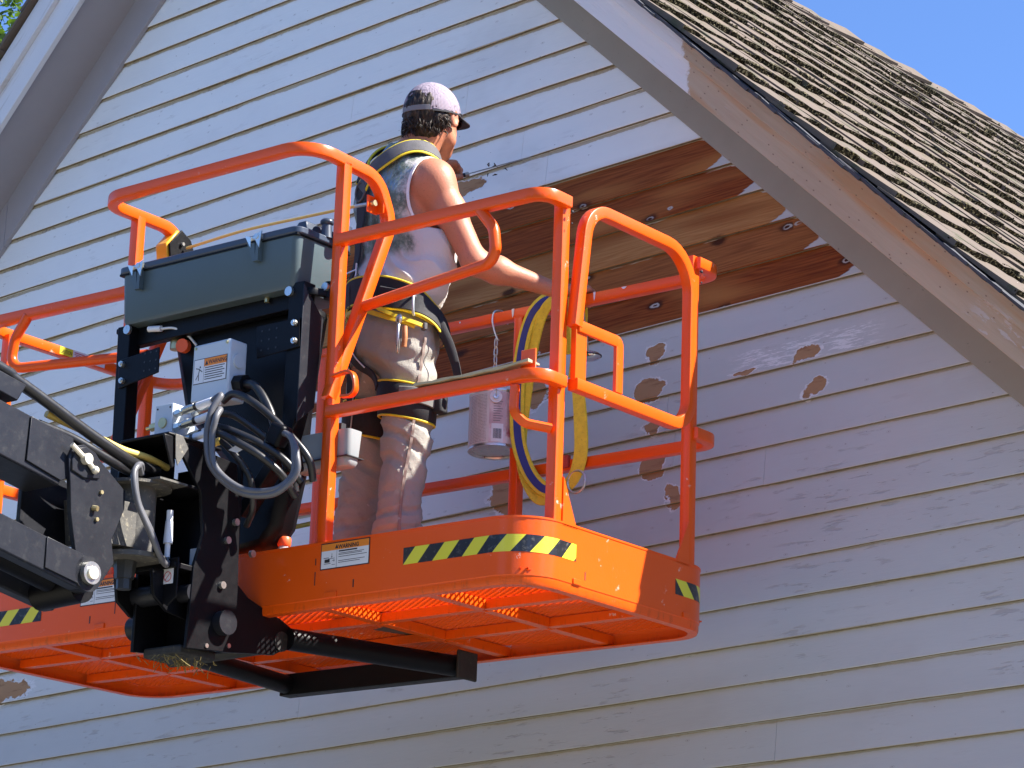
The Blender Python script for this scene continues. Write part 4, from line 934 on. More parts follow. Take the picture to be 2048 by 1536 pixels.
# ---------------------------------------------------------------- jib arms and link plates
jib = lift
def arm(name, a0, a1, p, q, hgt, mat, wtaper=0):
    """box beam between (b,h) centre points p,q"""
    (b0, h0), (b1, h1) = p, q; d = Vector((0, b1-b0, h1-h0)).normalized(); n = Vector((0, -d.z, d.y)) if d.y > 0 else Vector((0, d.z, -d.y))
    mb = MB(); c = [Vector((0, b0, h0)), Vector((0, b1, h1))]
    P = [c[0]-n*hgt/2, c[1]-n*hgt/2, c[1]+n*hgt/2, c[0]+n*hgt/2]
    mb.prism([v_+Vector((a1, 0, 0)) for v_ in P], (a0-a1, 0, 0)); return mb.build(name, mat, jib, bevel=.006)
arm('upper_arm', -1.20, -1.055, (-3.4, .575), (-.755, .115), .150, M_BOOM)
plateA('arm_patch', -1.053, [(-.895, .212), (-.735, .185), (-.725, .075), (-.77, .055), (-.90, .085)], .004, M_BOOM, jib, .006)
plateA('arm_sleeve', -1.06, [(-3.4, .80), (-1.02, .318), (-.91, .298), (-.94, .245), (-3.4, .70)], -.12, M_BOOM, jib, .004)
arm('lower_arm', -1.045, -1.000, (-3.4, .285), (-.705, -.198), .098, M_BOOM)
plateA('arm_patch', -.999, [(-.85, -.125), (-.715, -.148), (-.710, -.236), (-.85, -.212)], .004, M_BOOM, jib, .006)
mb = MB(); mb.cyl((-1.045, -.690, -.199), (-.995, -.690, -.199), .050, 24); mb.build('arm_eye', M_BOOM, jib, smooth=35)
mb = MB(); mb.cyl((-.995, -.690, -.198), (-.980, -.690, -.198), .032, 20); mb.build('pin_collar', M_ZINC, jib, smooth=35)
mb = MB(); mb.cyl((-.980, -.690, -.198), (-.973, -.690, -.198), .018, 18); mb.build('pivot_pin', M_PIN, jib, smooth=35)
arm('lower_arm', -1.26, -1.215, (-3.4, .215), (-.600, -.226), .082, M_BOOM)
mb = MB(); mb.cyl((-1.215, -.665, -.232), (-1.045, -.665, -.225), .045, 20); mb.cyl((-1.13, -1.9, .01), (-1.13, -.71, -.205), .036, 20); mb.build_each('jib_cylinder', M_BLK, jib, smooth=40)
plateA('link_plate', -1.053, [(-.758, .125), (-.742, .160), (-.705, .172), (-.660, .158), (-.640, .140), (-.535, .072), (-.535, .02), (-.575, -.075), (-.560, -.14), (-.60, -.20), (-.70, -.16), (-.735, -.03), (-.745, .05)], .016, M_BOOM, jib)
plateA('link_plate', -1.235, [(-.758, .125), (-.70, .172), (-.535, .072), (-.535, .02), (-.575, -.075), (-.60, -.20), (-.72, -.16), (-.76, -.03)], .016, M_BOOM, jib)
plateA('pin_boss', -1.037, [(-.750, .118), (-.735, .155), (-.703, .166), (-.668, .152), (-.645, .118), (-.642, .085), (-.70, .075), (-.748, .088)], .006, M_BOOM, jib, .008)
mb = MB(); mb.cyl((-1.031, -.705, .128), (-1.012, -.705, .128), .0155, 16); mb.build('pivot_pin', M_PIN, jib, smooth=35)
mb = MB(); mb.cyl((-1.024, -.762, .157), (-1.024, -.718, .133), .0075, 10); mb.cyl((-1.024, -.694, .120), (-1.024, -.668, .100), .0075, 10); mb.sphere((-1.02, -.672, .103), .012, 8, 6); mb.build('keeper_bar', M_PIN, jib, smooth=35)
mb = MB(); mb.bx(-1.05, -.80, -.5, -.47, -.01, .0) if False else None
mb.cyl((-1.037, -.63, .05), (-1.030, -.63, .05), .006, 8); mb.cyl((-1.037, -.64, -.03), (-1.030, -.64, -.03), .006, 8); mb.cyl((-1.037, -.655, .0), (-1.022, -.650, -.003), .008, 8); mb.build_each('grease_nipple', M_BRASS, jib, smooth=30)
plateA('link_web', -1.20, [(-.62, .05), (-.44, .06), (-.44, -.07), (-.60, -.08)], .13, M_GRD, jib)
# hoses running along the upper arm to the rotator
hose([(-1.09, -2.4, .58), (-1.09, -1.1, .355), (-1.09, -.93, .315), (-1.08, -.80, .270), (-1.07, -.68, .225), (-1.06, -.56, .185), (-1.07, -.48, .172), (-1.10, -.36, .18)], .0165, None, 'hose', jib)
hose([(-1.14, -2.4, .60), (-1.12, -1.1, .36), (-1.11, -.85, .30), (-1.10, -.72, .255), (-1.09, -.60, .215), (-1.10, -.50, .19), (-1.13, -.36, .19)], .015, None, 'hose', jib)
hose([(-1.08, -.84, .205), (-1.08, -.72, .195), (-1.07, -.62, .170), (-1.07, -.54, .152), (-1.10, -.44, .15)], .014, None, 'hose', jib)
hose([(-1.12, -.78, .255), (-1.10, -.60, .225), (-1.10, -.50, .212), (-1.10, -.40, .21), (-1.12, -.30, .205)], .0105, M_ROPE, 'hose', jib)

mb = MB()
for a, b, h, l_, w_ in ((-.800, .8748, .952, .030, .010), (-.470, .8748, .952, .028, .008), (-.66, .8748, .948, .010, .014), (-.36, .8748, .949, .007, .02), (-1.02, .8748, .945, .006, .006)):
    mb.prism([(a, b, h), (a+w_, b, h), (a+w_*.8, b, h-l_*.7), (a+w_*.4, b, h-l_), (a+w_*.15, b, h-l_*.6)], (0, -.0012, 0))
mb.build_each('paint_drip', M_WHP, lift)
# ================================================================ PERSON (man frame: x right, y facing, z up from the basket floor)
def npv(*a): return np.array(a, dtype=np.float32)
class SDF:
    """list of primitives combined by smooth union (or smooth cut); evaluated only near each primitive"""
    def __init__(s): s.p = []
    def cap(s, a, b, ra, rb, k=.02, op='u', sx=None):
        s.p.append(('cap', npv(*a), npv(*b), ra, rb, k, op)); return s
    def ell(s, c, r, k=.03, yaw=0., pitch=0., roll=0., op='u'):
        R = np.array(Matrix.Rotation(yaw, 3, 'Z') @ Matrix.Rotation(pitch, 3, 'X') @ Matrix.Rotation(roll, 3, 'Y'), dtype=np.float32)
        s.p.append(('ell', npv(*c), npv(*r), R, None, k, op)); return s
    def box(s, c, r, rad=.01, k=.01, yaw=0., pitch=0., roll=0., op='u'):
        R = np.array(Matrix.Rotation(yaw, 3, 'Z') @ Matrix.Rotation(pitch, 3, 'X') @ Matrix.Rotation(roll, 3, 'Y'), dtype=np.float32)
        s.p.append(('box', npv(*c), npv(*r), R, rad, k, op)); return s
    def bounds(s, q):
        if q[0] == 'cap':
            r = max(q[3], q[4]); return np.minimum(q[1], q[2])-r, np.maximum(q[1], q[2])+r
        if q[0] == 'ell': e = np.abs(q[3]) @ q[2]; return q[1]-e, q[1]+e
        e = np.abs(q[3]) @ (q[2]+q[4]); return q[1]-e, q[1]+e
    def dist(s, q, P):
        if q[0] == 'cap':
            a, b = q[1], q[2]; ab = b-a; t = np.clip(((P-a) @ ab)/(ab @ ab), 0, 1)
            return np.linalg.norm(P-a-t[..., None]*ab, axis=-1)-(q[3]+(q[4]-q[3])*t)
        if q[0] == 'ell':
            L = (P-q[1]) @ q[3]; k0 = np.linalg.norm(L/q[2], axis=-1); k1 = np.linalg.norm(L/(q[2]*q[2]), axis=-1)+1e-9
            return k0*(k0-1)/k1
        L = np.abs((P-q[1]) @ q[3])-q[2]
        return np.linalg.norm(np.maximum(L, 0), axis=-1)+np.minimum(L.max(axis=-1), 0)-q[4]
    @staticmethod
    def comb(d, e, k, op):
        if op == 'u':
            h = np.maximum(k-np.abs(d-e), 0)/k; return np.minimum(d, e)-h*h*k*.25
        e = -e; h = np.maximum(k-np.abs(d-e), 0)/k; return np.maximum(d, e)+h*h*k*.25
    def at(s, P):
        P = np.asarray(P, dtype=np.float32); d = np.full(P.shape[:-1], 1.0, np.float32)
        for q in s.p: d = s.comb(d, s.dist(q, P), q[5], q[6])
        return d
    def grad(s, P, e=.003):
        P = np.asarray(P, dtype=np.float32); g = np.zeros_like(P)
        for i in range(3):
            o = np.zeros(3, np.float32); o[i] = e; g[..., i] = s.at(P+o)-s.at(P-o)
        return g/(np.linalg.norm(g, axis=-1, keepdims=True)+1e-9)
    def project(s, P, off=0.0, it=5):
        P = np.array(P, dtype=np.float32)
        for _ in range(it): P = P-s.grad(P)*(s.at(P)-off)[..., None]
        return P, s.grad(P)
    def mesh(s, h, lo=None, hi=None, post=None, off=0.0):
        B_ = [s.bounds(q) for q in s.p if q[6] == 'u']
        l0 = np.min([b[0] for b in B_], axis=0)-.02-off; h0 = np.max([b[1] for b in B_], axis=0)+.02+off
        if lo is not None: l0 = np.maximum(l0, lo); h0 = np.minimum(h0, hi)
        n = np.ceil((h0-l0)/h).astype(int)+1
        F = np.full(n, .2, np.float32); ax = [l0[i]+h*np.arange(n[i], dtype=np.float32) for i in range(3)]
        for q in s.p:
            b0, b1 = s.bounds(q); pad = q[5]+.03+off
            i0 = np.clip(((b0-pad-l0)/h).astype(int), 0, n-1); i1 = np.clip(((b1+pad-l0)/h).astype(int)+2, 1, n)
            if np.any(i1 <= i0): continue
            G = np.stack(np.meshgrid(ax[0][i0[0]:i1[0]], ax[1][i0[1]:i1[1]], ax[2][i0[2]:i1[2]], indexing='ij'), -1)
            sl_ = (slice(i0[0], i1[0]), slice(i0[1], i1[1]), slice(i0[2], i1[2]))
            F[sl_] = s.comb(F[sl_], s.dist(q, G), q[5], q[6])
        F = F-off
        if post is not None:
            G = np.stack(np.meshgrid(*ax, indexing='ij'), -1); F = post(G, F)
        return nets(F, l0, h)
def nets(F, l0, h):
    I = F < 0; nx, ny, nz = F.shape
    c = [I[dx:nx-1+dx, dy:ny-1+dy, dz:nz-1+dz] for dx in (0, 1) for dy in (0, 1) for dz in (0, 1)]
    cnt = sum(q.astype(np.int8) for q in c); act = (cnt > 0) & (cnt < 8)
    idx = np.full(act.shape, -1, np.int64); cells = np.argwhere(act); idx[act] = np.arange(len(cells))
    acc = np.zeros((len(cells), 3), np.float64); num = np.zeros(len(cells))
    cor = [(dx, dy, dz) for dx in (0, 1) for dy in (0, 1) for dz in (0, 1)]
    for a in range(8):
        for b in range(a+1, 8):
            ca, cb = np.array(cor[a]), np.array(cor[b])
            if np.abs(ca-cb).sum() != 1: continue
            fa = F[tuple((cells+ca).T)]; fb = F[tuple((cells+cb).T)]; m = (fa < 0) != (fb < 0)
            t = fa[m]/(fa[m]-fb[m]); acc[m] += ca+(cb-ca)*t[:, None]; num[m] += 1
    V_ = l0+h*(cells+acc/num[:, None]); faces = []
    for ax in range(3):
        o1, o2 = [(1, 2), (2, 0), (0, 1)][ax]
        A_ = np.moveaxis(I, ax, 0); S = np.argwhere((A_[:-1] != A_[1:]))
        # reorder to xyz
        E_ = np.zeros_like(S); order = [ax]+[i for i in range(3) if i != ax]
        for k_, o in enumerate(order): E_[:, o] = S[:, k_]
        ok = (E_[:, o1] > 0) & (E_[:, o2] > 0) & (E_[:, o1] < I.shape[o1]-1) & (E_[:, o2] < I.shape[o2]-1); E_ = E_[ok]
        u = np.zeros(3, int); u[o1] = 1; v = np.zeros(3, int); v[o2] = 1
        q = [idx[tuple((E_-u-v).T)], idx[tuple((E_-v).T)], idx[tuple(E_.T)], idx[tuple((E_-u).T)]]
        neg = I[tuple(E_.T)]; Q = np.stack(q, 1)
        good = (Q >= 0).all(1); Q = Q[good]; neg = neg[good]; Q[~neg] = Q[~neg][:, ::-1]; faces.append(Q)
    return V_, np.concatenate(faces)
def np_mesh(name, V_, Fc, mats, parent, disp=None, mi=None, smooth_it=1):
    me = bpy.data.meshes.new(name); me.from_pydata(V_.tolist(), [], Fc.tolist())
    for m_ in (mats if isinstance(mats, (list, tuple)) else [mats]): me.materials.append(m_)
    me.polygons.foreach_set('use_smooth', [True]*len(me.polygons))
    if mi is not None: me.polygons.foreach_set('material_index', mi.astype(int).tolist())
    me.update(); o = bpy.data.objects.new(name, me); scn.collection.objects.link(o); o.parent = parent
    return o
def relax(V_, Fc, it=2, lam=.5):
    e = np.concatenate([Fc[:, [0, 1]], Fc[:, [1, 2]], Fc[:, [2, 3]], Fc[:, [3, 0]]]); n = len(V_)
    for _ in range(it):
        s_ = np.zeros_like(V_); c = np.zeros(n); np.add.at(s_, e[:, 0], V_[e[:, 1]]); np.add.at(s_, e[:, 1], V_[e[:, 0]])
        np.add.at(c, e[:, 0], 1); np.add.at(c, e[:, 1], 1); V_ = V_+(s_/np.maximum(c, 1)[:, None]-V_)*lam
    return V_
TH = R_(-16); MR = Vector((math.cos(TH), math.sin(TH), 0)); MF = Vector((-math.sin(TH), math.cos(TH), 0)); MO = Vector((-1.00, .55, -.13)); MS = .965
def man(x, y, z): return MO+MR*x+MF*y+Vector((0, 0, z))
man_m = PM @ Matrix((MR, MF, Vector((0, 0, 1)))).transposed().to_4x4() @ Matrix.Scale(MS, 4); man_m.translation = PM @ MO
guy = empty('person', mat=man_m)
tag(guy, 'man in lavender cap, sleeveless shirt, khaki trousers and black safety harness scraping paint', 'person')
inv = man_m.inverted()
# joints
SR = (.185, -.005, 1.462); ER = (.325, .085, 1.222); WR = (.400, .315, 1.115)
SLh = (-.175, .045, 1.555); EL = (-.350, .245, 1.665); WL = (-.475, .445, 1.832)
def pl2man(a, b, h): d = (Vector((a, b, h))-MO)/MS; return Vector((d.dot(MR), d.dot(MF), d.z))
def ik(sh, wr, l1, l2, pole):
    sh, wr, pole = Vector(sh), Vector(wr), Vector(pole); d = wr-sh; L = d.length
    if L > (l1+l2)*.985: wr = sh+d.normalized()*(l1+l2)*.985; d = wr-sh; L = d.length
    u = d.normalized(); x = (l1*l1-l2*l2+L*L)/(2*L); h = math.sqrt(max(l1*l1-x*x, 0)); p_ = (pole-u*pole.dot(u)).normalized()
    return tuple(sh+u*x+p_*h), tuple(wr)
gripW = inv @ Vector((1.252, -.275, 5.448)); GP = gripW
_rc = pl2man(-.525, .893, .945); _ra = (pl2man(1, 0, 0)-pl2man(0, 0, 0)).normalized(); _rb = (pl2man(0, 1, 0)-pl2man(0, 0, 0)).normalized()
SR = (.185, .0, 1.462); SLh = (-.165, .085, 1.555)
WR = _rc-_rb*.105+Vector((0, 0, .012))-_ra*.045
ER, WR = ik(SR, WR, .315, .275, (.1, -.5, -1))
_w = Vector(SLh)-GP; WL = GP+_w.normalized()*.115+Vector((-.050, -.02, .055))
EL, WL = ik(SLh, WL, .31, .28, (-.7, -.2, -.5))
HC = Vector((.058, .062, 1.742)); HY = R_(25); HPT = R_(9)
hR = Matrix.Rotation(HY, 3, 'Z') @ Matrix.Rotation(HPT, 3, 'X') @ Matrix.Rotation(R_(2), 3, 'Y')
def hd(x, y, z): return tuple(HC+hR @ Vector((x, y, z)))
def hell(S, c, r, k=.02, op='u', p=0., y=0., ro=0.):
    S.ell(hd(*c), r, k, HY+y, HPT+p, R_(2)+ro, op)
def hcap(S, a, b, ra, rb, k=.02, op='u'): S.cap(hd(*a), hd(*b), ra, rb, k, op)
body = SDF()
def torso(S, g=0.0, hips=True):
    if hips: S.ell((0, -.015, .985), (.165+g, .118+g, .13), .05)
    S.ell((-.005, -.012, 1.13), (.140+g, .102+g, .15), .06)
    S.ell((0, .0, 1.30), (.158+g, .112+g, .17), .06, roll=R_(4))
    S.ell((.075, -.035, 1.40), (.088+g, .082+g, .115), .05); S.ell((-.085, -.030, 1.44), (.088+g, .080+g, .120), .05)
    S.ell((.075, .045, 1.38), (.080+g, .065+g, .09), .05); S.ell((-.075, .055, 1.42), (.080+g, .065+g, .09), .05)
    S.cap((.010, -.012, 1.50), (.025, .012, 1.60), .080+g, .066+g, .06)
    S.cap((.02, -.02, 1.535), (.150, -.01, 1.478), .052+g, .052+g, .05); S.cap((0, -.015, 1.555), (-.145, .02, 1.565), .052+g, .055+g, .05)
torso(body)
# neck and head
body.cap((.018, .002, 1.56), tuple(HC+hR @ Vector((0, -.030, -.07))), .066, .058, .03)
hell(body, (0, -.012, .022), (.078, .098, .090), .02)            # cranium
hell(body, (0, .040, -.045), (.060, .062, .080), .03)            # face
hcap(body, (0, .062, -.115), (0, .050, -.098), .022, .030, .03)  # chin
hcap(body, (-.050, .02, -.082), (0, .060, -.112), .018, .018, .025); hcap(body, (.050, .02, -.082), (0, .060, -.112), .018, .018, .025)   # jaw
hcap(body, (-.053, -.01, -.05), (-.05, .02, -.082), .02, .018, .025); hcap(body, (.053, -.01, -.05), (.05, .02, -.082), .02, .018, .025)
hcap(body, (0, .094, .012), (0, .112, -.030), .008, .013, .012)  # nose
hell(body, (0, .102, -.034), (.017, .012, .009), .008)
hcap(body, (-.030, .088, .022), (.030, .088, .022), .009, .009, .02)  # brow
hell(body, (-.031, .094, .002), (.014, .010, .009), .008, 's'); hell(body, (.031, .094, .002), (.014, .010, .009), .008, 's')
hcap(body, (-.020, .094, -.068), (.020, .094, -.068), .0055, .0055, .008); hcap(body, (-.018, .092, -.078), (.018, .092, -.078), .006, .006, .008)
for sg in (-1, 1):      # ears
    hell(body, (sg*.085, -.004, -.014), (.010, .021, .034), .008, y=sg*R_(-24))
    hell(body, (sg*.093, .001, -.012), (.005, .011, .020), .004, 's', y=sg*R_(-24))
# arms
def arm_(S, sh, el, wr, g=0):
    sh, el, wr = Vector(sh), Vector(el), Vector(wr)
    S.ell(tuple(sh), (.062, .060, .068), .05)
    m = sh.lerp(el, .38); S.cap(tuple(sh), tuple(m), .058, .052, .04); S.cap(tuple(m), tuple(el), .051, .040, .03)
    m2 = el.lerp(wr, .28); S.cap(tuple(el), tuple(m2), .040, .043, .03); S.cap(tuple(m2), tuple(wr), .042, .0265, .03)
arm_(body, SR, ER, WR); arm_(body, SLh, EL, WL)
# hands
def hand(S, wr, pc, knuck_dir, fingers, thumb):
    """wr wrist, pc knuckle centre, knuck_dir across the palm; fingers: list of joint chains, thumb chain"""
    wr, pc, kd = Vector(wr), Vector(pc), Vector(knuck_dir).normalized()
    for o in (-.028, -.009, .010, .029):
        S.cap(tuple(wr+kd*o*.55), tuple(pc+kd*o), .0155, .0125, .012)
    for ch, r0 in fingers:
        for i in range(len(ch)-1): S.cap(tuple(ch[i]), tuple(ch[i+1]), r0*(1-.10*i), r0*(1-.10*(i+1)), .005)
    for i in range(len(thumb)-1): S.cap(tuple(thumb[i]), tuple(thumb[i+1]), (.0145, .0118, .0105)[i], (.0118, .0105, .0095)[i], .008)
# right hand over the far top rail (rail runs along PL a); rail centre near b=.893, h=.935
rail_c = Vector((0.0, 0, 0))
def pl2man(a, b, h): d = (Vector((a, b, h))-MO)/MS; return Vector((d.dot(MR), d.dot(MF), d.z))
ra = (pl2man(1, 0, 0)-pl2man(0, 0, 0))*MS; rb = (pl2man(0, 1, 0)-pl2man(0, 0, 0))*MS; zz = Vector((0, 0, 1))
rc = pl2man(-.525, .893, .935)
kn = rc+rb*-.012+zz*.036          # knuckle line on top of the rail
fr_ = []
for i, o in enumerate((-.030, -.010, .010, .030)):
    L_ = (.9, 1.0, .97, .82)[i]; b0 = kn+ra*o
    fr_.append(([b0, b0+rb*.032*L_+zz*-.003, b0+rb*.046*L_+zz*-.028*L_, b0+rb*.034+zz*-.050*L_], .0098 if i < 3 else .0085))
hand(body, WR, kn, ra, fr_, [Vector(WR)+ra*-.012+rb*.03, kn+ra*-.048+rb*-.035+zz*-.022, kn+ra*-.050+rb*-.018+zz*-.046, kn+ra*-.034+rb*-.012+zz*-.066])
# left hand pinching the scraper
tipW = inv @ Vector((1.3597, -.030, 5.575))          # where the blade meets the board
ray_t = Vector((1.3597, -.030, 5.575))
td = (tipW-GP).normalized()
kL = Vector(WL).lerp(GP, .54)+Vector((-.004, .0, .010))
side = (GP-Vector(WL)).cross(Vector((0, 0, 1))).normalized(); upv = side.cross((GP-Vector(WL)).normalized())
fl = []
fwd = (GP-Vector(WL)).normalized()
kdir = (side*.80+upv*.60).normalized(); nrm_ = fwd.cross(kdir).normalized()
if nrm_.z < 0: nrm_ = -nrm_
for i, o in enumerate((-.030, -.010, .011, .031)):
    b0 = kL+kdir*o; e_ = GP+kdir*(o*.42)+nrm_*.010; mid = b0.lerp(e_, .5)+nrm_*(.020-.002*i)
    fl.append(([b0, mid, e_.lerp(mid, .18)+nrm_*.002, e_+nrm_*-.010-fwd*.004*i], .0094 if i < 3 else .0084))
hand(body, WL, kL, kdir, fl, [Vector(WL).lerp(kL, .35)+kdir*-.018-nrm_*.012, Vector(WL).lerp(GP, .55)-nrm_*.030+kdir*-.012, GP-fwd*.030-nrm_*.022, GP-fwd*.004-nrm_*.009])
# hidden legs keep the figure one continuous body
body.cap((.085, -.01, .93), (.085, .005, .55), .085, .055, .05); body.cap((.085, .005, .55), (.08, -.02, .10), .052, .038, .03); body.cap((-.09, -.01, .93), (-.15, .005, .55), .085, .055, .05); body.cap((-.15, .005, .55), (-.19, -.02, .10), .052, .038, .03)
body.cap((.08, -.03, .07), (.10, .13, .06), .035, .03, .03); body.cap((-.19, -.03, .07), (-.21, .13, .06), .035, .03, .03)
Vb, Fb = body.mesh(.0052)
Vb = relax(Vb, Fb, 1, .4)
t = NT('sunburnt skin'); P = t.obj(); x, y, z = t.sep(P)
nb = t.noise(P, 8, 4); nc = t.noise(P, 90, 3)
c = t.mix(nb, (0.56, 0.235, 0.135), (0.48, 0.175, 0.095)); c = t.mix(t.math('MULTIPLY', nc, .3), c, (0.30, 0.11, 0.07)); c = t.mix(t.math('MULTIPLY', t.ss(t.noise(P, 3.2, 2), .45, .65), .35), c, (0.60, 0.19, 0.12)); c = t.mix(t.math('MULTIPLY', t.ss(t.noise(P, 210, 2), .62, .68), .35), c, (0.22, 0.09, 0.05))
t.base(c, t.math('ADD', .42, t.math('MULTIPLY', nc, .15)), 0, .4); t.b.inputs['Subsurface Weight'].default_value = .08; t.b.inputs['Subsurface Radius'].default_value = (.012, .004, .002)
t.bump(t.noise(P, 160, 3), .0006); M_SKIN = t.m
np_mesh('body', Vb, Fb, M_SKIN, guy)
# ---------------- hair (under the cap, back and sides), short beard
hair = SDF()
hell(hair, (0, -.026, .014), (.081, .095, .085), .02); hell(hair, (0, -.055, -.045), (.062, .052, .058), .03)
hell(hair, (-.060, -.034, -.014), (.022, .034, .034), .02); hell(hair, (.060, -.034, -.014), (.022, .034, .034), .02)
Vh, Fh = hair.mesh(.006)
hn = np.array([mn.noise(Vector(v)*38) for v in Vh]); hn2 = np.array([mn.noise(Vector((v[0]*90, v[1]*90, v[2]*22))) for v in Vh])
_hl = (Vh-np.array(HC)) @ np.array(hR); _k = np.where((_hl[:, 2] > -.004) & (_hl[:, 1] > -.085), 0.0, 1.0); hn = hn*_k-.9*(1-_k); hn2 = hn2*_k
Nh = hair.grad(Vh); Vh = Vh+Nh*(hn*.0055+hn2*.0045)[:, None]
t = NT('dark brown hair'); P = t.obj(); q = t.noise(t.scale(P, (1, 1, .22)), 150, 3, .6); t.base(t.mix(t.ss(q, .42, .62), (0.010, 0.006, 0.004), (0.05, 0.030, 0.020)), .5, 0, .3); t.bump(q, .004); M_HAIR = t.m
np_mesh('hair', Vh, Fh, M_HAIR, guy)
mb = MB(); rh = random.Random(4)    # locks curling out below the cap
for i in range(230):
    az = R_(rh.uniform(-250, 70)); 
    c0 = Vector((.083*math.cos(az), -.015+.100*math.sin(az), rh.uniform(-.066, -.012)))
    if c0.y > -.026: continue
    if c0.z < -.045 and c0.y > -.03: continue
    d0 = Vector((math.cos(az), math.sin(az), 0)); ta = Vector((-math.sin(az), math.cos(az), 0))
    pts = [c0-d0*.006, c0+d0*.007+Vector((0, 0, -.010))+ta*rh.uniform(-.006, .008), c0+d0*rh.uniform(.004, .013)+Vector((0, 0, -.024))+ta*rh.uniform(-.008, .014)]
    mb.tube([Vector(hd(*p)) for p in crv(pts, 4)], lambda u: .0034*(1-u*.85), 4)
tag(mb.build('hair_locks', M_HAIR, guy, smooth=60), kind='stuff')
beard = SDF(); hcap(beard, (0, .066, -.116), (0, .060, -.100), .023, .026, .02); hcap(beard, (-.046, .03, -.085), (0, .062, -.112), .018, .019, .02); hcap(beard, (.046, .03, -.085), (0, .062, -.112), .018, .019, .02)
Vh, Fh = beard.mesh(.005); hn = np.array([mn.noise(Vector(v)*120) for v in Vh]); Vh = Vh+beard.grad(Vh)*(hn*.003)[:, None]
np_mesh('beard', Vh, Fh, M_HAIR, guy)
# ---------------- cap
def cap_post(G, F):
    L = (G-np.array(HC, np.float32)) @ np.array(hR, np.float32)
    cut = .0010-L[..., 2]-.10*np.minimum(L[..., 1]-.02, 0)*0-.0
    F = np.maximum(F, cut)
    inner = np.sqrt((L[..., 0]/.0865)**2+((L[..., 1]+.006)/.1075)**2+((L[..., 2]-.012)/.098)**2)-1
    F = np.maximum(F, -inner*.08)
    hole = np.sqrt(L[..., 0]**2+(np.maximum(L[..., 2]-.026, 0)*1.0)**2)-.040
    hole = np.where((L[..., 1] < 0) & (L[..., 2] > .019), hole, 1)
    return np.maximum(F, -hole)
capS = SDF(); hell(capS, (0, -.006, .012), (.0915, .1125, .1045), .01)
Vc, Fc = capS.mesh(.0042, post=cap_post)
t = NT('lavender mesh cap'); P = t.obj(); vm_ = t.n('ShaderNodeVectorMath', operation='SUBTRACT'); t.l(P, vm_.inputs[0]); vm_.inputs[1].default_value = HC
L_ = t.n('ShaderNodeMapping'); t.l(vm_.outputs[0], L_.inputs[0]); L_.inputs['Rotation'].default_value = (0, 0, -HY); lx, ly, lz = t.sep(L_.outputs[0])
an = t.math('ARCTAN2', ly, lx); wv = t.math('SINE', t.math('MULTIPLY', an, 120)); wz = t.math('SINE', t.math('MULTIPLY', lz, 1400))
nn = t.noise(P, 9, 2)
base = t.mix(nn, (0.34, 0.285, 0.335), (0.27, 0.22, 0.265)); base = t.mix(t.math('MULTIPLY', t.ss(wv, .2, .9), .35), base, (0.24, 0.20, 0.27))
panel = t.math('GREATER_THAN', ly, .042); base = t.mix(panel, base, (0.32, 0.265, 0.315))
t.base(base, .85, 0, .15); t.bump(t.math('ADD', wv, wz), .00025); M_CAP = t.m
capo = np_mesh('cap', relax(Vc, Fc, 2, .5), Fc, M_CAP, guy)
mb = MB(); M_BRIM = simple('black cap brim', (.018, .017, .022), .7, 0, .1)
top = []; n_ = 14
rows = []
for i in range(6):
    u = i/5; row = []
    for j in range(n_+1):
        a = R_(-62+124*j/n_); bx_ = .0925*math.sin(a); by = .1085*math.cos(a)-.004
        ex = math.cos(a*1.25)**.6 if abs(a*1.25) < math.pi/2 else 0
        row.append(Vector((bx_*(1+.04*u), by+.084*u*ex, -.000+.004*ex-.010*u*ex-.030*(bx_*bx_/.0081)*u*.35)))
    rows.append(row)
vs = [Vector(hd(*q)) for r_ in rows for q in r_]; m_ = n_+1
up_ = hR @ Vector((0, 0, .0035))
fs = []
for i in range(5):
    for j in range(n_): a = i*m_+j; fs.append((a, a+1, a+m_+1, a+m_))
N0 = len(vs); allv = vs+[v_-up_ for v_ in vs]; fs2 = fs+[tuple(N0+k for k in f[::-1]) for f in fs]
edge = [i*m_ for i in range(6)]+[5*m_+j for j in range(1, m_)]+[i*m_+n_ for i in range(4, -1, -1)]
for a, b in zip(edge[:-1], edge[1:]): fs2.append((a, b, b+N0, a+N0))
mb.add(allv, fs2); mb.build('cap_brim', M_BRIM, capo, smooth=40)
mb = MB(); pts = []; nr = []
for j in range(13):
    a = R_(-90-34+68*j/12); pts.append(Vector(hd(.0925*math.cos(a), -.006+.1145*math.sin(a), .010))); nr.append(hR @ Vector((math.cos(a), math.sin(a), 0)))
mb.ribbon(pts, nr, .018, .003); mb.build('snap_strap', simple('grey snap strap', (.16, .16, .175), .5), capo, smooth=40)
mb = MB(); pts = []; nr = []
for j in range(41):
    a = R_(-90+38+ (360-76)*j/40); pts.append(Vector(hd(.0905*math.cos(a), -.006+.1125*math.sin(a), .0010))); nr.append(hR @ Vector((math.cos(a), math.sin(a), 0)))
mb.ribbon(pts, nr, .006, .003); mb.build('cap_edging', M_BRIM, capo, smooth=40)
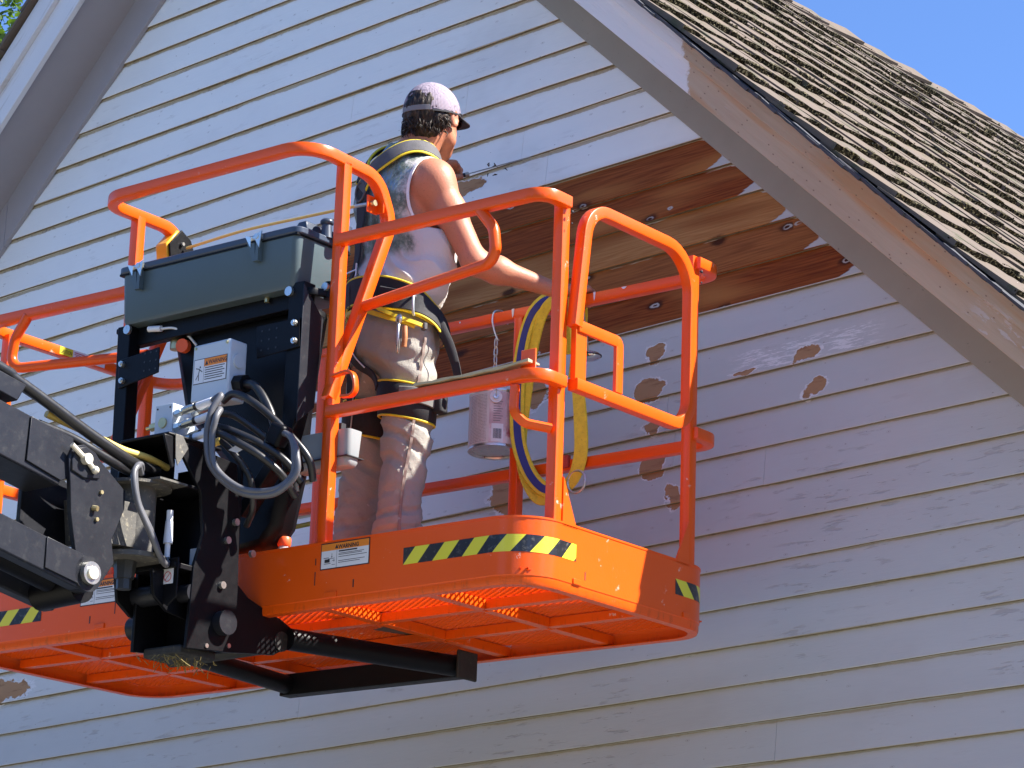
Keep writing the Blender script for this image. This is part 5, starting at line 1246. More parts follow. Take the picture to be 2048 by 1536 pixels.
# sunglasses
mb = MB(); M_SG = simple('black sunglass plastic', (.01, .01, .012), .15, 0, .05)
for sg in (-1, 1):
    ring = []
    P_ = fil([(sg*.006, .1105, .020), (sg*.066, .082, .018), (sg*.062, .084, -.026), (sg*.016, .110, -.028)], [.004, .012, .018, .014], 5, True)
    c0 = sum((Vector(q) for q in P_), Vector())/len(P_)
    v_ = [Vector(hd(*q)) for q in P_]; o_ = hR @ Vector((sg*.15, .9, 0)).normalized()*.004
    mb.prism(v_ if sg < 0 else v_[::-1], o_)
    mb.tube([Vector(hd(sg*.066, .084, .012)), Vector(hd(sg*.080, .05, .010)), Vector(hd(sg*.085, -.005, .006))], .0028, 6)
mb.cyl(hd(-.01, .111, .010), hd(.01, .111, .010), .003, 6); tag(mb.build('sunglasses', M_SG, guy, smooth=40), None)
# ---------------- trousers
pants = SDF()
def pants_(S, g=0.):
    S.ell((0, -.012, 1.00), (.160+g, .122+g, .125), .05); S.ell((.005, -.062, .93), (.130+g, .082+g, .105), .05)
    S.cap((.088, -.012, .93), (.085, -.002, .62), .099+g, .078+g, .05); S.cap((.085, -.002, .62), (.083, -.018, .30), .077+g, .069+g, .03); S.cap((.083, -.018, .30), (.08, -.02, .075), .069+g, .076+g, .03)
    S.cap((-.092, -.012, .93), (-.150, .0, .62), .095+g, .078+g, .05); S.cap((-.150, .0, .62), (-.183, -.018, .30), .077+g, .069+g, .03); S.cap((-.183, -.018, .30), (-.19, -.02, .075), .069+g, .076+g, .03)
pants_(pants)
def ppost(G, F): return np.maximum(np.maximum(F, G[..., 2]-1.09), .05-G[..., 2])
Vp, Fp = pants.mesh(.0065, post=ppost)
Np = pants.grad(Vp)
def fold(v):
    x, y, z = v; w_ = mn.noise(Vector((x*5, y*5, z*4)))*1.3
    legs = max(0, min(1, (.92-z)/.12)); knee = math.exp(-((z-.60)/.13)**2); low = max(0, min(1, (.50-z)/.2)); hip = math.exp(-((z-.84)/.07)**2)
    cx = .085 if x > -.03 else -.165
    az = math.atan2(y+.01, x-cx)
    f1 = math.sin(z*62+math.sin(az*1.0+.6)*3.2+w_*3.0); f2 = math.sin(z*95-az*2.2+w_*4.5); f3 = mn.noise(Vector((x*16, y*16, z*11)))
    r1 = 1-abs(f1)**.6; 
    d = .95*legs*(knee*.010*(f1*.5+r1*.9-.3)+low*.0085*(f2*.45+(1-abs(f2)**.7)*.8-.25))+hip*.006*math.sin((z*1.1+abs(x)*.8)*70+w_*3)+f3*.009*legs+mn.noise(Vector((x*34, y*34, z*26)))*.0022
    return d
dp = np.array([fold(v) for v in Vp]); Vp = Vp+Np*dp[:, None]
t = NT('khaki work trousers'); P = t.obj(); x, y, z = t.sep(P); n1 = t.noise(P, 6, 4); wv = t.noise(P, 420, 1)
c = t.mix(n1, (0.43, 0.41, 0.36), (0.36, 0.342, 0.302)); spt = t.math('MULTIPLY', t.ss(t.noise(P, 26, 5, .75), .67, .70), .75); c = t.mix(spt, c, (.68, .66, .64))
c = t.mix(t.math('MULTIPLY', t.ss(t.noise(P, 9, 4, .7), .56, .68), .25), c, (0.22, 0.165, 0.14))
t.base(c, .85, 0, .15); t.bump(t.math('ADD', wv, t.math('MULTIPLY', t.noise(P, 38, 4), 1.6)), .0022); M_KHA = t.m
np_mesh('trousers', Vp, Fp, M_KHA, guy)
def on(S, pts, off, n=10):
    P_ = np.array([tuple(p) for p in crv(pts, n)], np.float32); q, g = S.project(P_, off); return [Vector(map(float, v)) for v in q], [Vector(map(float, v)) for v in g]
M_SEAM = simple('trouser seam thread', (.27, .205, .175), .9)
for cx, cx2, y0 in ((.19, .165, .0), ):
    mb = MB(); q, g = on(pants, [(.20, -.015, .92), (.19, -.03, .75), (.18, -.04, .58), (.165, -.06, .40), (.155, -.06, .22), (.15, -.06, .10)], .004, 12)
    q = [p+n_*(.0035*math.sin(i*2.1)) for i, (p, n_) in enumerate(zip(q, g))]; mb.ribbon(q, g, .010, .003); mb.build('side_seam', M_SEAM, guy, smooth=50)
# back pocket flap
# boots
boots = SDF()
M_BOOT = simple('scuffed brown boot leather', (.09, .055, .035), .6, 0, .3, 20, .001)
for fx in (.08, -.19):
    S = SDF(); S.cap((fx, -.035, .055), (fx+.015*(1 if fx > 0 else -1), .155, .045), .050, .045, .03); S.cap((fx, -.02, .06), (fx, -.02, .17), .052, .055, .03); S.box((fx+.005, .06, .016), (.045, .125, .012), .006, .01)
    Vt, Ft = S.mesh(.008); Vt[:, 2] -= .022; np_mesh('boot', Vt, Ft, M_BOOT, guy)
# ---------------- sleeveless shirt
shirt = SDF(); torso(shirt, .016, hips=False); shirt.ell((.0, -.015, 1.10), (.170, .130, .10), .06)
shirt.ell((.17, .03, 1.22), (.05, .07, .13), .06)
ARM_HOLES = [((.215, .005, 1.435), (.085, .115, .150), -.30), ((-.20, .06, 1.53), (.085, .105, .110), .45)]
def spost(G, F):
    F = np.maximum(F, 1.045-G[..., 2]+.02*np.sin(G[..., 0]*20))
    # neck opening
    nk = np.sqrt(((G[..., 0]-.018)/.080)**2+((G[..., 1]-.012)/.085)**2+((G[..., 2]-1.640)/.055)**2)-1
    F = np.maximum(F, -nk*.06)
    for c, r, ro in ARM_HOLES:
        dx = G[..., 0]-c[0]; dy = G[..., 1]-c[1]; dz = G[..., 2]-c[2]; cr, sr = math.cos(ro), math.sin(ro)
        lx = dx*cr+dz*sr; lz = -dx*sr+dz*cr
        e = np.sqrt((lx/r[0])**2+(dy/r[1])**2+(lz/r[2])**2)-1; F = np.maximum(F, -e*.06)
    return F
Vs, Fs = shirt.mesh(.0055, post=spost)
Ns = shirt.grad(Vs)
def sfold(v):
    x, y, z = v; w_ = mn.noise(Vector((x*6, y*6, z*5)))
    az = math.atan2(y, x); lowz = max(0, min(1, (1.36-z)/.15))
    f = math.sin(az*9+z*26+w_*4.5); g = math.sin((x*.9+z*.75)*58+w_*5)
    return .010*lowz*(1-abs(f)**.7)+.006*g*.6*lowz+mn.noise(Vector((x*14, y*14, z*12)))*.005
ds = np.array([sfold(v) for v in Vs]); Vs = Vs+Ns*ds[:, None]
t = NT('printed tank top'); P = t.obj(); x, y, z = t.sep(P); n1 = t.noise(P, 14, 6, .72); n2 = t.noise(t.scale(P, (1, 1, .5)), 9, 5, .7)
wht = t.mix(t.noise(P, 5, 3), (0.66, 0.62, 0.60), (0.58, 0.53, 0.50))
prt = t.mix(t.ss(n1, .40, .56), (0.12, 0.16, 0.13), (0.26, 0.32, 0.27)); prt = t.mix(t.math('MULTIPLY', t.ss(n2, .46, .56), t.ss(z, 1.38, 1.48)), prt, (0.16, 0.30, 0.48))
prt = t.mix(t.math('MULTIPLY', t.ss(n2, .47, .40), .6), prt, (0.025, 0.035, 0.028))
prt = t.mix(t.ss(n1, .57, .66), prt, (.62, .60, .58))
bk = t.math('MULTIPLY', t.ss(y, .03, -.01), t.math('MULTIPLY', t.ss(t.math('ADD', z, t.math('MULTIPLY', t.math('SUBTRACT', n2, .5), .12)), 1.19, 1.25), t.ss(t.math('ADD', x, t.math('MULTIPLY', t.math('SUBTRACT', n1, .5), .14)), .175, .13)))
c = t.mix(bk, wht, prt); t.base(c, .9, 0, .12); t.bump(t.math('ADD', t.noise(P, 380, 1), t.math('MULTIPLY', t.noise(P, 30, 3), 1.2)), .0015); M_TANK = t.m
np_mesh('tank_top', Vs, Fs, M_TANK, guy)
# armhole binding on the right
mb = MB(); c, r, ro = ARM_HOLES[0]; pts = []
for j in range(36):
    a = 2*math.pi*j/36; pts.append((c[0]-.045+.02*math.sin(a), c[1]+r[1]*1.0*math.cos(a), c[2]+r[2]*1.0*math.sin(a)))
P_ = np.array(pts, np.float32)
for _ in range(12):
    dx, dy, dz = P_[:, 0]-c[0], P_[:, 1]-c[1], P_[:, 2]-c[2]; cr, sr = math.cos(ro), math.sin(ro); lx = dx*cr+dz*sr; lz = -dx*sr+dz*cr
    e = np.sqrt((lx/r[0])**2+(dy/r[1])**2+(lz/r[2])**2); sc = (1-e)[:, None]*.5
    gl = np.stack([(lx/r[0]**2)*cr-(lz/r[2]**2)*sr, dy/r[1]**2, (lx/r[0]**2)*sr+(lz/r[2]**2)*cr], 1); gl /= np.linalg.norm(gl, axis=1)[:, None]
    P_ = P_+gl*sc*.08; P_, gg = shirt.project(P_, .002, 1)
P_, gg = shirt.project(P_, .003, 2)
mb.ribbon([Vector(map(float, v)) for v in np.vstack([P_, P_[:2]])], [Vector(map(float, v)) for v in np.vstack([gg, gg[:2]])], .010, .004); mb.build('armhole_binding', simple('white binding', (.76, .74, .73), .85), guy, smooth=60)
# ---------------- harness
M_HB = simple('black harness webbing', (.014, .013, .016), .75, 0, .25, 60, .0008); M_HY = simple('yellow harness piping', (.78, .58, .02), .6, 0, .12, 40)
M_HG = simple('grey harness padding', (.085, .08, .085), .75, 0, .5, 30, .001)
full = SDF(); torso(full, .022, hips=False); full.ell((.0, -.015, 1.10), (.163, .128, .10), .06); pants_(full, .002)
def strap(name, pts, wd, off=.006, th=.004, mat=None, pip=None, S=None, par=None, n=10):
    q, g = on(S or full, pts, off, n); mb = MB(); mb.ribbon(q, g, wd, th); o = mb.build(name, mat or M_HB, par or guy, smooth=55)
    if pip:
        for sg in (-1, 1):
            if pip == 'L' and sg > 0 or pip == 'R' and sg < 0: continue
            mb = MB(); pp = []
            for i in range(len(q)):
                t_ = (q[min(i+1, len(q)-1)]-q[max(i-1, 0)]).normalized(); b_ = t_.cross(g[i]).normalized(); w_ = (wd(i/(len(q)-1)) if callable(wd) else wd)/2; pp.append(q[i]+b_*w_*sg+g[i]*th*.5)
            mb.tube(pp, .0042, 6); mb.build('yellow_piping', M_HY, o, smooth=60)
    return o
# yoke across the upper back, over both shoulders
strap('shoulder_pad', [(-.105, .07, 1.55), (-.095, .00, 1.60), (-.075, -.06, 1.56), (-.050, -.10, 1.49)], .055, .010, .010, M_HB, True)
strap('shoulder_pad', [(.105, .07, 1.50), (.090, .01, 1.56), (.055, -.05, 1.545), (.010, -.095, 1.51), (-.045, -.11, 1.46)], .060, .010, .010, M_HG, True)
strap('spine_strap', [(-.045, -.11, 1.48), (-.035, -.12, 1.38), (-.040, -.12, 1.26), (-.050, -.12, 1.15), (-.055, -.12, 1.06)], lambda u: .062-.02*u, .010, .006)
mb = MB(); q, g = on(full, [(-.043, -.11, 1.47), (-.043, -.11, 1.43)], .018, 2); mb.sq([q[0]+Vector((math.cos(a)*.028, 0, math.sin(a)*.034-.02)) for a in [k*math.pi/8 for k in range(16)]], .007, closed=True); mb.build('dorsal_ring', M_HG, guy, smooth=50)
mb = MB(); q, g = on(full, [(-.075, -.12, 1.165), (-.025, -.12, 1.165)], .018, 1)
for (x0_, z0_, x1_, z1_) in ((-.032, .022, -.032, -.022), (.032, .022, .032, -.022), (-.032, 0, .032, 0)):
    c_ = (q[0]+q[-1])/2; mb.cyl(c_+Vector((x0_, -.004, z0_)), c_+Vector((x1_, -.004, z1_)), .0035, 6)
mb.build('strap_adjuster', M_ZINC, guy, smooth=40)
# waist belt: wide black pad dipping to the right hip
belt = [(-.17, .04, 1.10), (-.13, -.09, 1.10), (-.03, -.13, 1.10), (.08, -.12, 1.085), (.15, -.07, 1.055), (.185, .0, 1.02), (.16, .08, 1.0), (.09, .13, 1.0)]
strap('waist_belt', belt, lambda u: .070+.022*math.sin(u*math.pi), .006, .008, M_HB, True)
strap('hip_pad', [(.09, -.12, 1.06), (.155, -.06, 1.03), (.185, .02, .985), (.175, .075, .93)], .070, .020, .012, M_HB, 'R')
strap('waist_loop', [(-.14, -.09, 1.045), (-.06, -.13, 1.035), (.04, -.14, 1.015), (.12, -.11, .975), (.17, -.05, .945)], .016, .014, .006, M_HY)
strap('waist_loop', [(.065, -.13, 1.035), (.105, -.12, 1.00), (.15, -.085, .965), (.18, -.03, .945)], .014, .024, .007, M_HY)
mb = MB()
for p in ((.062, -.13, 1.037), (.178, -.03, .945)):
    q, g = on(full, [p, (p[0]+.01, p[1], p[2])], .026, 1); mb.box(q[0], (.020, .014, .024))
mb.build_each('strap_keeper', M_HG, guy, bevel=.003)
q, g = on(full, [(.165, -.055, 1.01), (.168, -.05, 1.01)], .036, 1)
mb = MB(); mb.tube([q[0]+Vector((.034*math.cos(a)*.6, -.034*math.cos(a)*.5, .036*math.sin(a))) for a in [R_(-150+k*15) for k in range(21)]], .0042, 8); mb.build('side_ring', M_GBOX, guy, smooth=50)
# leg straps
for cx, z0, tilt in ((.086, .72, .0), (-.135, .70, 0)):
    for j, (hh, mt, nm) in enumerate(((.112, M_HB, 'leg_pad'),)):
        pts = []; 
        for k in range(15):
            a = R_(-200+k*360/14*.92+ (0 if cx > 0 else 20)); zz_ = z0+.018*math.cos(a-R_(200)); pts.append((cx+.10*math.cos(a), -.005+.10*math.sin(a), zz_))
        strap(nm, pts, hh, .006, .008, mt, True, pants, n=4)
strap('leg_strap', [(.190, .02, .735), (.165, -.055, .725), (.125, -.095, .72)][::-1] if 0 else [(.150, -.078, .728), (.182, -.03, .726), (.190, .03, .72), (.165, .075, .715)], .052, .018, .005, simple('grey elastic strap', (.15, .145, .135), .7, 0, .2, 60), None, pants)
mb = MB(); q, g = on(pants, [(.178, .055, .712), (.180, .060, .712)], .032, 1); mb.box(q[0], (.035, .045, .062), Matrix.Rotation(R_(20), 3, 'Z')); mb.build('leg_buckle', M_HB, guy, bevel=.008)
strap('seat_strap', [(-.065, -.13, 1.00), (-.060, -.145, .93), (-.03, -.14, .86), (.02, -.13, .80), (.045, -.115, .765)], lambda u: .044-.006*u, .009, .006)
strap('seat_strap', [(-.085, -.12, 1.00), (-.098, -.13, .92), (-.10, -.12, .83), (-.105, -.11, .75)], lambda u: .040-.006*u, .009, .006)
M_EL = simple('pale elastic cord', (.45, .42, .34), .6)
mb = MB(); q, g = on(full, [(-.080, -.12, .995), (-.088, -.13, .90), (-.080, -.12, .82), (-.086, -.12, .74), (-.10, -.12, .66)], .016, 8); mb.tube(q, .0026, 6)
mb.build('elastic_cord', M_EL, guy, smooth=60)
mb = MB(); q, g = on(full, [(-.048, -.14, .99), (-.030, -.15, .91), (.015, -.14, .83)], .018, 8); mb.tube(q, .0024, 6); mb.build('elastic_cord', M_WHP, guy, smooth=60)
# loose strap tail hanging off the right hip
mb = MB(); tl = crv([(.195, .02, 1.00), (.215, .03, .955), (.228, .055, .90), (.236, .075, .84), (.238, .09, .785), (.236, .098, .755)], 8); mb.ribbon(tl, [Vector((.7, -.7, .1))]*len(tl), lambda u: .040-.018*u, .003); mb.build('strap_tail', M_HB, guy, smooth=60)
mb = MB(); mb.box(tl[-1]+Vector((0, .0, .008)), (.012, .026, .022)); mb.build('strap_end', M_DKR, guy, bevel=.003)
# right hand side snap hook (silver) with orange webbing
mb = MB(); q, g = on(full, [(.150, -.085, .945), (.152, -.085, .94)], .030, 1); c0 = q[0]
loopc = [c0+Vector((.016*math.cos(a)*.8, -.016*math.cos(a)*.6, -.045+.048*math.sin(a))) for a in [k*math.pi/10 for k in range(20)]]
mb.tube(loopc, .0052, 8, closed=True); mb.build('snap_hook', M_ZINC, guy, smooth=50)
mb = MB(); mb.sphere(c0+Vector((0, 0, .018)), .015, 10, 7, (1, .7, 1.2)); mb.build('hook_swivel', M_ZINC, guy, smooth=50)
mb = MB(); mb.tube(crv([c0+Vector((.020, .01, -.01)), c0+Vector((.024, .01, -.045)), c0+Vector((.020, .01, -.078))], 6), .009, 8); mb.build('hook_gate', simple('copper brown webbing', (.42, .17, .06), .6, 0, .3, 90), guy, smooth=50)
# ================================================================ LOOSE THINGS
def world_thing(name, label, cat, P, group=None):
    o = empty(name, P); return tag(o, label, cat, group)
# scraper in the left hand
sc = empty('scraper', mat=man_m @ Matrix.Translation(GP)); tag(sc, "thin bladed paint scraper in the man's left hand, against the boards", 'scraper')
d_ = td; s_ = d_.cross(Vector((0, 0, 1))).normalized(); u_ = s_.cross(d_)
Lt = (tipW-GP).length
mb = MB(); mb.tube([d_*-.075, d_*-.04, d_*-.005, d_*.016], lambda u: .0095+.003*math.sin(u*6), 8); mb.build('handle', simple('black scraper handle', (.02, .02, .025), .4), sc, smooth=40)
mb = MB(); mb.prism([d_*.02+s_*.005, d_*.09+s_*.007, d_*Lt+s_*.009, d_*Lt-s_*.009, d_*.09-s_*.007, d_*.02-s_*.005], u_*.0014); mb.build('blade', simple('dull scraper blade', (.25, .24, .22), .4, .7, .2, 30), sc)
mb = MB(); mb.cyl(d_*.014, d_*.030, .009, 10); mb.build('ferrule', M_ZINC, sc, smooth=30)
# paint chips falling under the scraper
rc_ = random.Random(9)
for i in range(7):
    p = Vector((1.23+rc_.uniform(-.03, .05), -.06-rc_.uniform(0, .05), 5.56-rc_.uniform(-.01, .06)))
    o = empty('paint_chip', p) if False else None
    mb = MB(); a = rc_.uniform(.006, .014); vs = [Vector((rc_.uniform(-a, a), rc_.uniform(-a, a), rc_.uniform(-a, a))) for _ in range(4)]; mb.prism(vs, (.001, .0015, .001))
    o = mb.build('paint_chip', simple('dark paint chip', (.05, .03, .02), .8)); o.location = p
    tag(o, 'tiny curled paint chip in the air below the scraper tip', 'paint chip', 'paint chips falling from the scraper')
# cardboard strip on the near mid rail
cb = pl_empty('cardboard_strip', -.25, .018, .4185); tag(cb, 'torn cardboard strip lying along the near middle rail', 'cardboard')
mb = MB(); n_ = 12; rings = []
for i in range(n_+1):
    a = -.19+.41*i/n_; z = .002+(.003+.014*max(0, (i-6)/6)**2)+.0015*math.sin(i*1.9); b = .0+.012*max(0, (i-8)/4)
    rings.append([Vector((a, -.022+b, z-.001)), Vector((a, .030+b, z)), Vector((a, .030+b, z+.0045)), Vector((a, -.022+b, z+.0035+(.002 if i % 3 else .005)))])
mb.ringed(rings); mb.build('strip', simple('tan cardboard', (.50, .40, .24), .85, 0, .15, 30, .001), cb)
# hook, chain and paint can on the far rail
ca, cb_ = -.855, .868
hk = pl_empty('hanging_hook', ca, cb_, .655); tag(hk, 'wire hook and short swivel chain hanging from the far top rail', 'hook')
Z = Vector((0, 0, 1)); g_ = PM.to_3x3().inverted() @ Z   # gravity direction in basket axes
def H(h, a=0, b=0): return g_*(h-.655)+Vector((a, b, 0))
mb = MB(); mb.tube(crv([H(.925, .004, .050), H(.950, .004, .050), H(.965, -.004, .030), H(.958, -.012, .002), H(.93, -.016, -.003), H(.895, -.010, 0), H(.862, .004, 0), H(.855, .010, 0)], 6), .0032, 8); mb.build('wire_hook', M_ZINC, hk, smooth=50)
mb = MB()
z = .862
for k in range(4):
    ax = (1, 0) if k % 2 else (0, 1); pts = [H(z-.016+.018*math.sin(a), .0065*math.cos(a)*ax[0], .0065*math.cos(a)*ax[1]) for a in [j*math.pi/6 for j in range(12)]]
    lk = MB(); lk.tube(pts, .0022, 6, closed=True); lk.build('chain_link', M_ZINC, hk, smooth=50); z -= .028
mb = MB(); mb.cyl(H(.755), H(.738), .006, 8); mb.build('swivel', M_ZINC, hk, smooth=40)
mb = MB(); mb.tube([H(.738), H(.70), H(.655)], .0016, 6); mb.build('hanger_wire', M_ZINC, hk, smooth=40)
can = pl_empty('paint_can', ca, cb_, .478); tag(can, 'open gallon paint can with smeared pink and white label, hanging from the far rail', 'paint can')
# built upright in world axes
can.matrix_world = Matrix.Translation(WP(ca+.006, cb_-.0, .478))
RC_, HC_ = .0825, .190
vang = math.atan2(CAM.y-can.location.y, CAM.x-can.location.x)
mb = MB(); rings = []
for r_, z in ((.0, .006), (RC_-.010, .006), (RC_-.008, .001), (RC_+.0015, .0), (RC_+.0015, .006), (RC_, .008), (RC_, HC_-.008), (RC_+.002, HC_-.005), (RC_+.002, HC_), (RC_-.008, HC_), (RC_-.008, HC_-.004), (RC_-.003, HC_-.006), (RC_-.003, .008), (.0, .008)):
    rings.append([Vector((max(r_, .0005)*math.cos(2*math.pi*k/40), max(r_, .0005)*math.sin(2*math.pi*k/40), z)) for k in range(40)])
mb.ringed(rings, False); mb.build('can_body', M_ZINC, can, smooth=30)
# label, ring section with its own print
t = NT('paint can label'); P = t.obj(); x, y, z = t.sep(P); an = t.math('SUBTRACT', t.math('ARCTAN2', y, x), vang)
pink = t.mix(t.noise(P, 30, 4), (0.62, 0.49, 0.50), (0.50, 0.31, 0.34)); cream = t.mix(t.noise(P, 30, 4), (0.70, 0.67, 0.65), (0.60, 0.56, 0.55))
side_ = t.math('LESS_THAN', an, -.22)     # left part: small print columns
pk = t.mix(t.math('MULTIPLY', t.ss(z, .075, .04), t.ss(an, .35, .5)), pink, (0.40, 0.10, 0.13)); pk = t.mix(t.ss(t.noise(P, 18, 3), .45, .6), pk, (0.72, 0.62, 0.64))
c = t.mix(side_, pk, cream)
rowsn = t.math('MULTIPLY', t.math('GREATER_THAN', t.math('SINE', t.math('MULTIPLY', z, 1300)), -.1), t.math('GREATER_THAN', t.noise(t.comb(t.math('MULTIPLY', an, 60), t.math('FLOOR', t.math('MULTIPLY', z, 207)), 0.0), 1, 2), .46))
win = t.math('MULTIPLY', t.math('MULTIPLY', t.math('GREATER_THAN', an, -1.15), t.math('LESS_THAN', an, -.32)), t.math('MULTIPLY', t.math('GREATER_THAN', z, .012), t.math('LESS_THAN', z, .172)))
c = t.mix(t.math('MULTIPLY', t.math('MULTIPLY', rowsn, win), .6), c, (0.10, 0.09, 0.10))
drip = t.math('MULTIPLY', t.ss(t.noise(t.comb(t.math('MULTIPLY', an, 5), 0.0, t.math('MULTIPLY', z, 9)), 1.5, 4, .7), .55, .6), .6); c = t.mix(drip, c, (.62, .60, .60))
t.base(c, .5, 0, .4); M_LAB = t.m
mb = MB(); rings = [[Vector(((RC_+e)*math.cos(2*math.pi*k/40), (RC_+e)*math.sin(2*math.pi*k/40), z)) for k in range(40)] for e, z in ((.0003, .009), (.0009, .0095), (.0009, HC_-.0095), (.0003, HC_-.009))]
mb.ringed(rings, False); mb.build('can_label', M_LAB, can, smooth=50)
def on_can(a, z, e=.0014): A_ = vang+a; return Vector(((RC_+e)*math.cos(A_), (RC_+e)*math.sin(A_), z))
def can_patch(name, a0, a1, z0, z1, mat, e=.0014, n=6):
    mb = MB(); r0 = [on_can(a0+(a1-a0)*i/n, z0, e) for i in range(n+1)]; r1 = [on_can(a0+(a1-a0)*i/n, z1, e) for i in range(n+1)]
    mb.add(r0+r1, [(i, i+1, i+n+2, i+n+1) for i in range(n)]); return mb
bp = can_patch('b', -.12, .34, .012, .072, M_WHT); o_ = bp.build('barcode_panel', M_WHT, can)
mbb = MB(); rb_ = random.Random(3); a = -.05
while a < .27: w_ = rb_.uniform(.006, .018); q_ = can_patch('', a, a+w_, .022, .055, None, .0018, 1); mbb.add(q_.v, q_.f); a += w_+rb_.uniform(.008, .014)
tag(mbb.build('barcode', M_DKR, can), kind='stuff')
mbb = MB()
for k in range(9): q_ = can_patch('', -.06, .20+.05*(k % 3), .080+.008*k, .0825+.008*k, None, .0018, 3); mbb.add(q_.v, q_.f)
tag(mbb.build('small_print', simple('grey print', (.22, .2, .21), .6), can), kind='stuff')
for a_, z_, s_, tx in ((.62, .105, .030, 'V'),):
    v0 = on_can(a_, z_, .002); A_ = vang+a_; lettering(tx, s_, v0, (-math.sin(A_), math.cos(A_), 0), (0, 0, 1), M_DKR, can)
mb = MB(); e0 = on_can(.02, .160, .001); nn_ = Vector((math.cos(vang+.02), math.sin(vang+.02), 0)); mb.cyl(e0, e0+nn_*.004, .020, 22); mb.build('handle_boss', M_WHP, can, smooth=35)
mb = MB(); mb.cyl(e0+nn_*.004, e0+nn_*.010, .009, 16); mb.build('handle_ear', M_ZINC, can, smooth=35)
mb = MB(); mb.tube(crv([e0+nn_*.011, e0+nn_*.014+Vector((0, 0, .03)), Vector((nn_.x*.05, nn_.y*.05, .215)), Vector((0, 0, .215)), Vector((-nn_.x*.06, -nn_.y*.06, .20)), Vector((-nn_.x*.088, -nn_.y*.088, .16))], 8), .0018, 6); mb.build('wire_handle', M_ZINC, can, smooth=50)
# webbing sling over the far rail
sg = pl_empty('webbing_sling', -.62, .893, .935); tag(sg, 'yellow and blue webbing sling draped over the far rail beside the gate', 'sling')
M_SY = simple('worn yellow webbing', (.76, .60, .04), .75, 0, .25, 45, .001, dirt=(.20, .15, .05), dirt_amt=.4); M_SB = simple('blue webbing stripe', (.035, .045, .22), .75, 0, .2, 45, .001)
def S_(a, b, h): return Vector((a+.62, b-.893, h-.935))
def webbing(pts, wd, nrm, blue=True, twist=0):
    q = crv([S_(*p) for p in pts], 9); n_ = []
    for i in range(len(q)):
        v_ = Vector(nrm); v_.rotate(Matrix.Rotation(twist*i/len(q)+.25*math.sin(i*.13), 3, 'Z')); n_.append(v_)
    mb = MB(); mb.ribbon(q, n_, wd, .005); o = mb.build('sling_webbing', M_SY, sg, smooth=55)
    if blue:
        mb = MB(); mb.ribbon([p+v_.normalized()*.0028 for p, v_ in zip(q, n_)], n_, wd*.52, .004); mb.build('blue_stripe', M_SB, o, smooth=55)
webbing([(-.64, .925, .70), (-.645, .925, .90), (-.655, .893, .963), (-.69, .862, .93), (-.722, .855, .86), (-.738, .85, .76), (-.745, .85, .63), (-.735, .85, .50), (-.695, .85, .40), (-.640, .85, .335), (-.585, .86, .31)], .048, (.35, -1, 0))
webbing([(-.60, .925, .78), (-.60, .925, .91), (-.615, .893, .960), (-.655, .866, .925), (-.695, .868, .82), (-.722, .87, .66), (-.738, .868, .50), (-.715, .862, .385), (-.655, .858, .300), (-.585, .862, .295)], .036, (.3, -1, 0), False, .3)
webbing([(-.600, .862, .86), (-.600, .860, .74), (-.604, .860, .60), (-.604, .862, .48)], .036, (.5, -1, 0), False)
webbing([(-.575, .925, .70), (-.560, .93, .90), (-.550, .893, .962), (-.535, .86, .93), (-.52, .855, .80), (-.508, .855, .66), (-.492, .855, .53), (-.492, .86, .42), (-.525, .865, .345), (-.585, .87, .32)], .046, (.1, -1, 0), False)
mb = MB(); c_ = S_(-.505, .86, .335); mb.tube([c_+Vector((.034*math.cos(a), 0, .036*math.sin(a))) for a in [k*math.pi/10 for k in range(20)]], .0042, 8, closed=True); mb.build('sling_ring', M_ZINC, sg, smooth=50)
mb = MB(); mb.bx(S_(-.62, 0, 0).x, S_(-.57, 0, 0).x, -.036, -.020, S_(0, 0, .455).z, S_(0, 0, .475).z); mb.build('sling_end', M_DKR, sg, bevel=.002)
mb = MB(); mb.bx(S_(-.60, 0, 0).x, S_(-.545, 0, 0).x, -.030, -.012, S_(0, 0, .39).z, S_(0, 0, .43).z); mb.build('red_patch', simple('red webbing patch', (.45, .05, .03), .7), sg, bevel=.003)
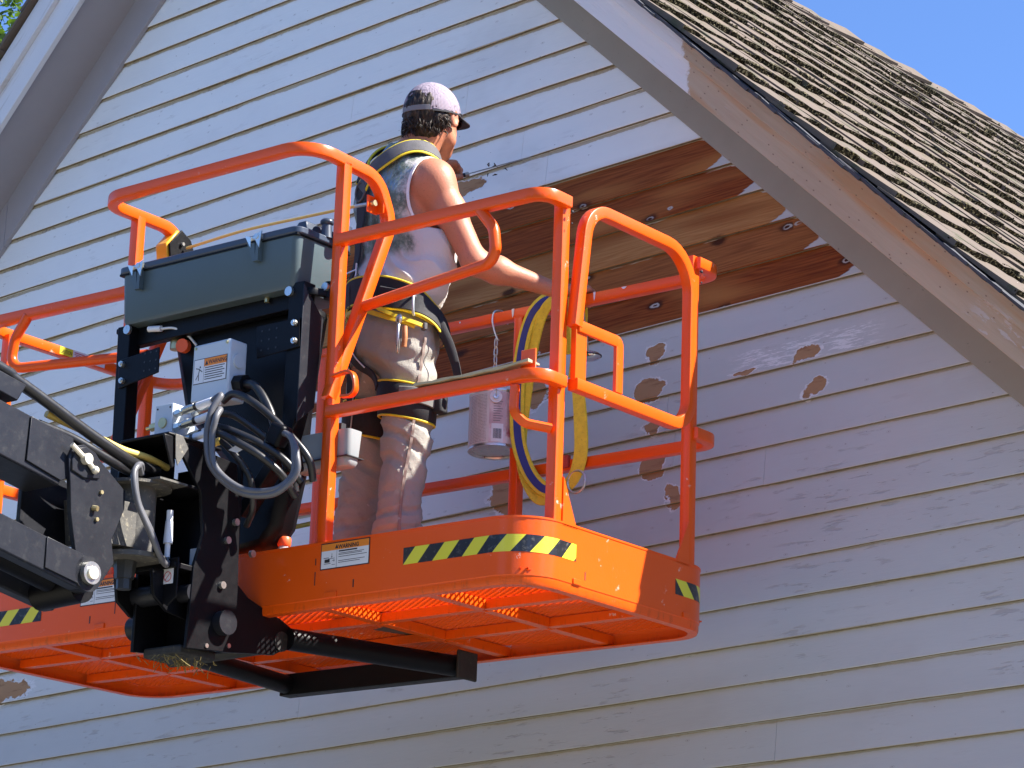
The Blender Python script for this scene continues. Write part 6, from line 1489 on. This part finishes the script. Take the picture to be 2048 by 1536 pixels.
# round convex lamp seen behind the gate handle
lp = pl_empty('round_mirror', -.527, .935, .765); tag(lp, 'small round silver mirror showing behind the gate handle', 'mirror')
mb = MB(); mb.sphere((0, 0, 0), .040, 22, 10, (1, .9, .38)); mb.build('mirror_shell', simple('polished chrome', (.75, .77, .8), .08, 1.0, .02), lp, smooth=60)
mb = MB(); mb.sq([(.040*math.cos(a), .036*math.sin(a), 0) for a in [k*math.pi/12 for k in range(24)]], .004, closed=True); mb.build('mirror_rim', M_DKR, lp, smooth=50)
mb = MB(); mb.cyl((0, 0, 0), (.0, -.042, .17), .003, 6); mb.build('mirror_stalk', M_ZINC, lp)
# juice bottle standing on the basket floor
bt = pl_empty('drink_bottle', -1.0, .085, -.148); tag(bt, 'clear drink bottle with an orange cap standing by the toe board', 'bottle')
def lathe(prof, n=24, cap=False):
    mb = MB(); mb.ringed([[Vector((max(r_, .0004)*math.cos(2*math.pi*k/n), max(r_, .0004)*math.sin(2*math.pi*k/n), z)) for k in range(n)] for r_, z in prof], cap); return mb
t = NT('clear bottle plastic'); t.base((.75, .72, .74), .12, 0, .5); t.b.inputs['Transmission Weight'].default_value = .55; t.bump(t.noise(t.obj(), 90, 3), .004); M_PET = t.m
lathe([(.0, .002), (.030, .0), (.035, .012), (.035, .10), (.033, .115), (.035, .13), (.034, .145), (.027, .163), (.016, .178), (.014, .186), (.014, .19)]).build('bottle_body', M_PET, bt, smooth=50)
lathe([(.0, .180), (.018, .180), (.0205, .184), (.0205, .204), (.018, .208), (.0, .208)]).build('bottle_cap', simple('orange cap plastic', (.85, .12, .03), .4, 0, .05), bt, smooth=40)
# green air hose behind the far rail
gh = pl_empty('green_hose', -1.8, .93, .35); tag(gh, 'yellow green hose sagging along the far side of the basket', 'hose')
mb = MB(); mb.tube(crv([(-.55, .0, -.02), (-.25, .0, -.005), (0, .0, .004), (.18, .0, .012), (.36, .0, .028), (.42, -.005, .05), (.46, -.01, .085)], 8), .0085, 10); mb.build('hose_run', simple('lime hose rubber', (.28, .33, .06), .5), gh, smooth=60)
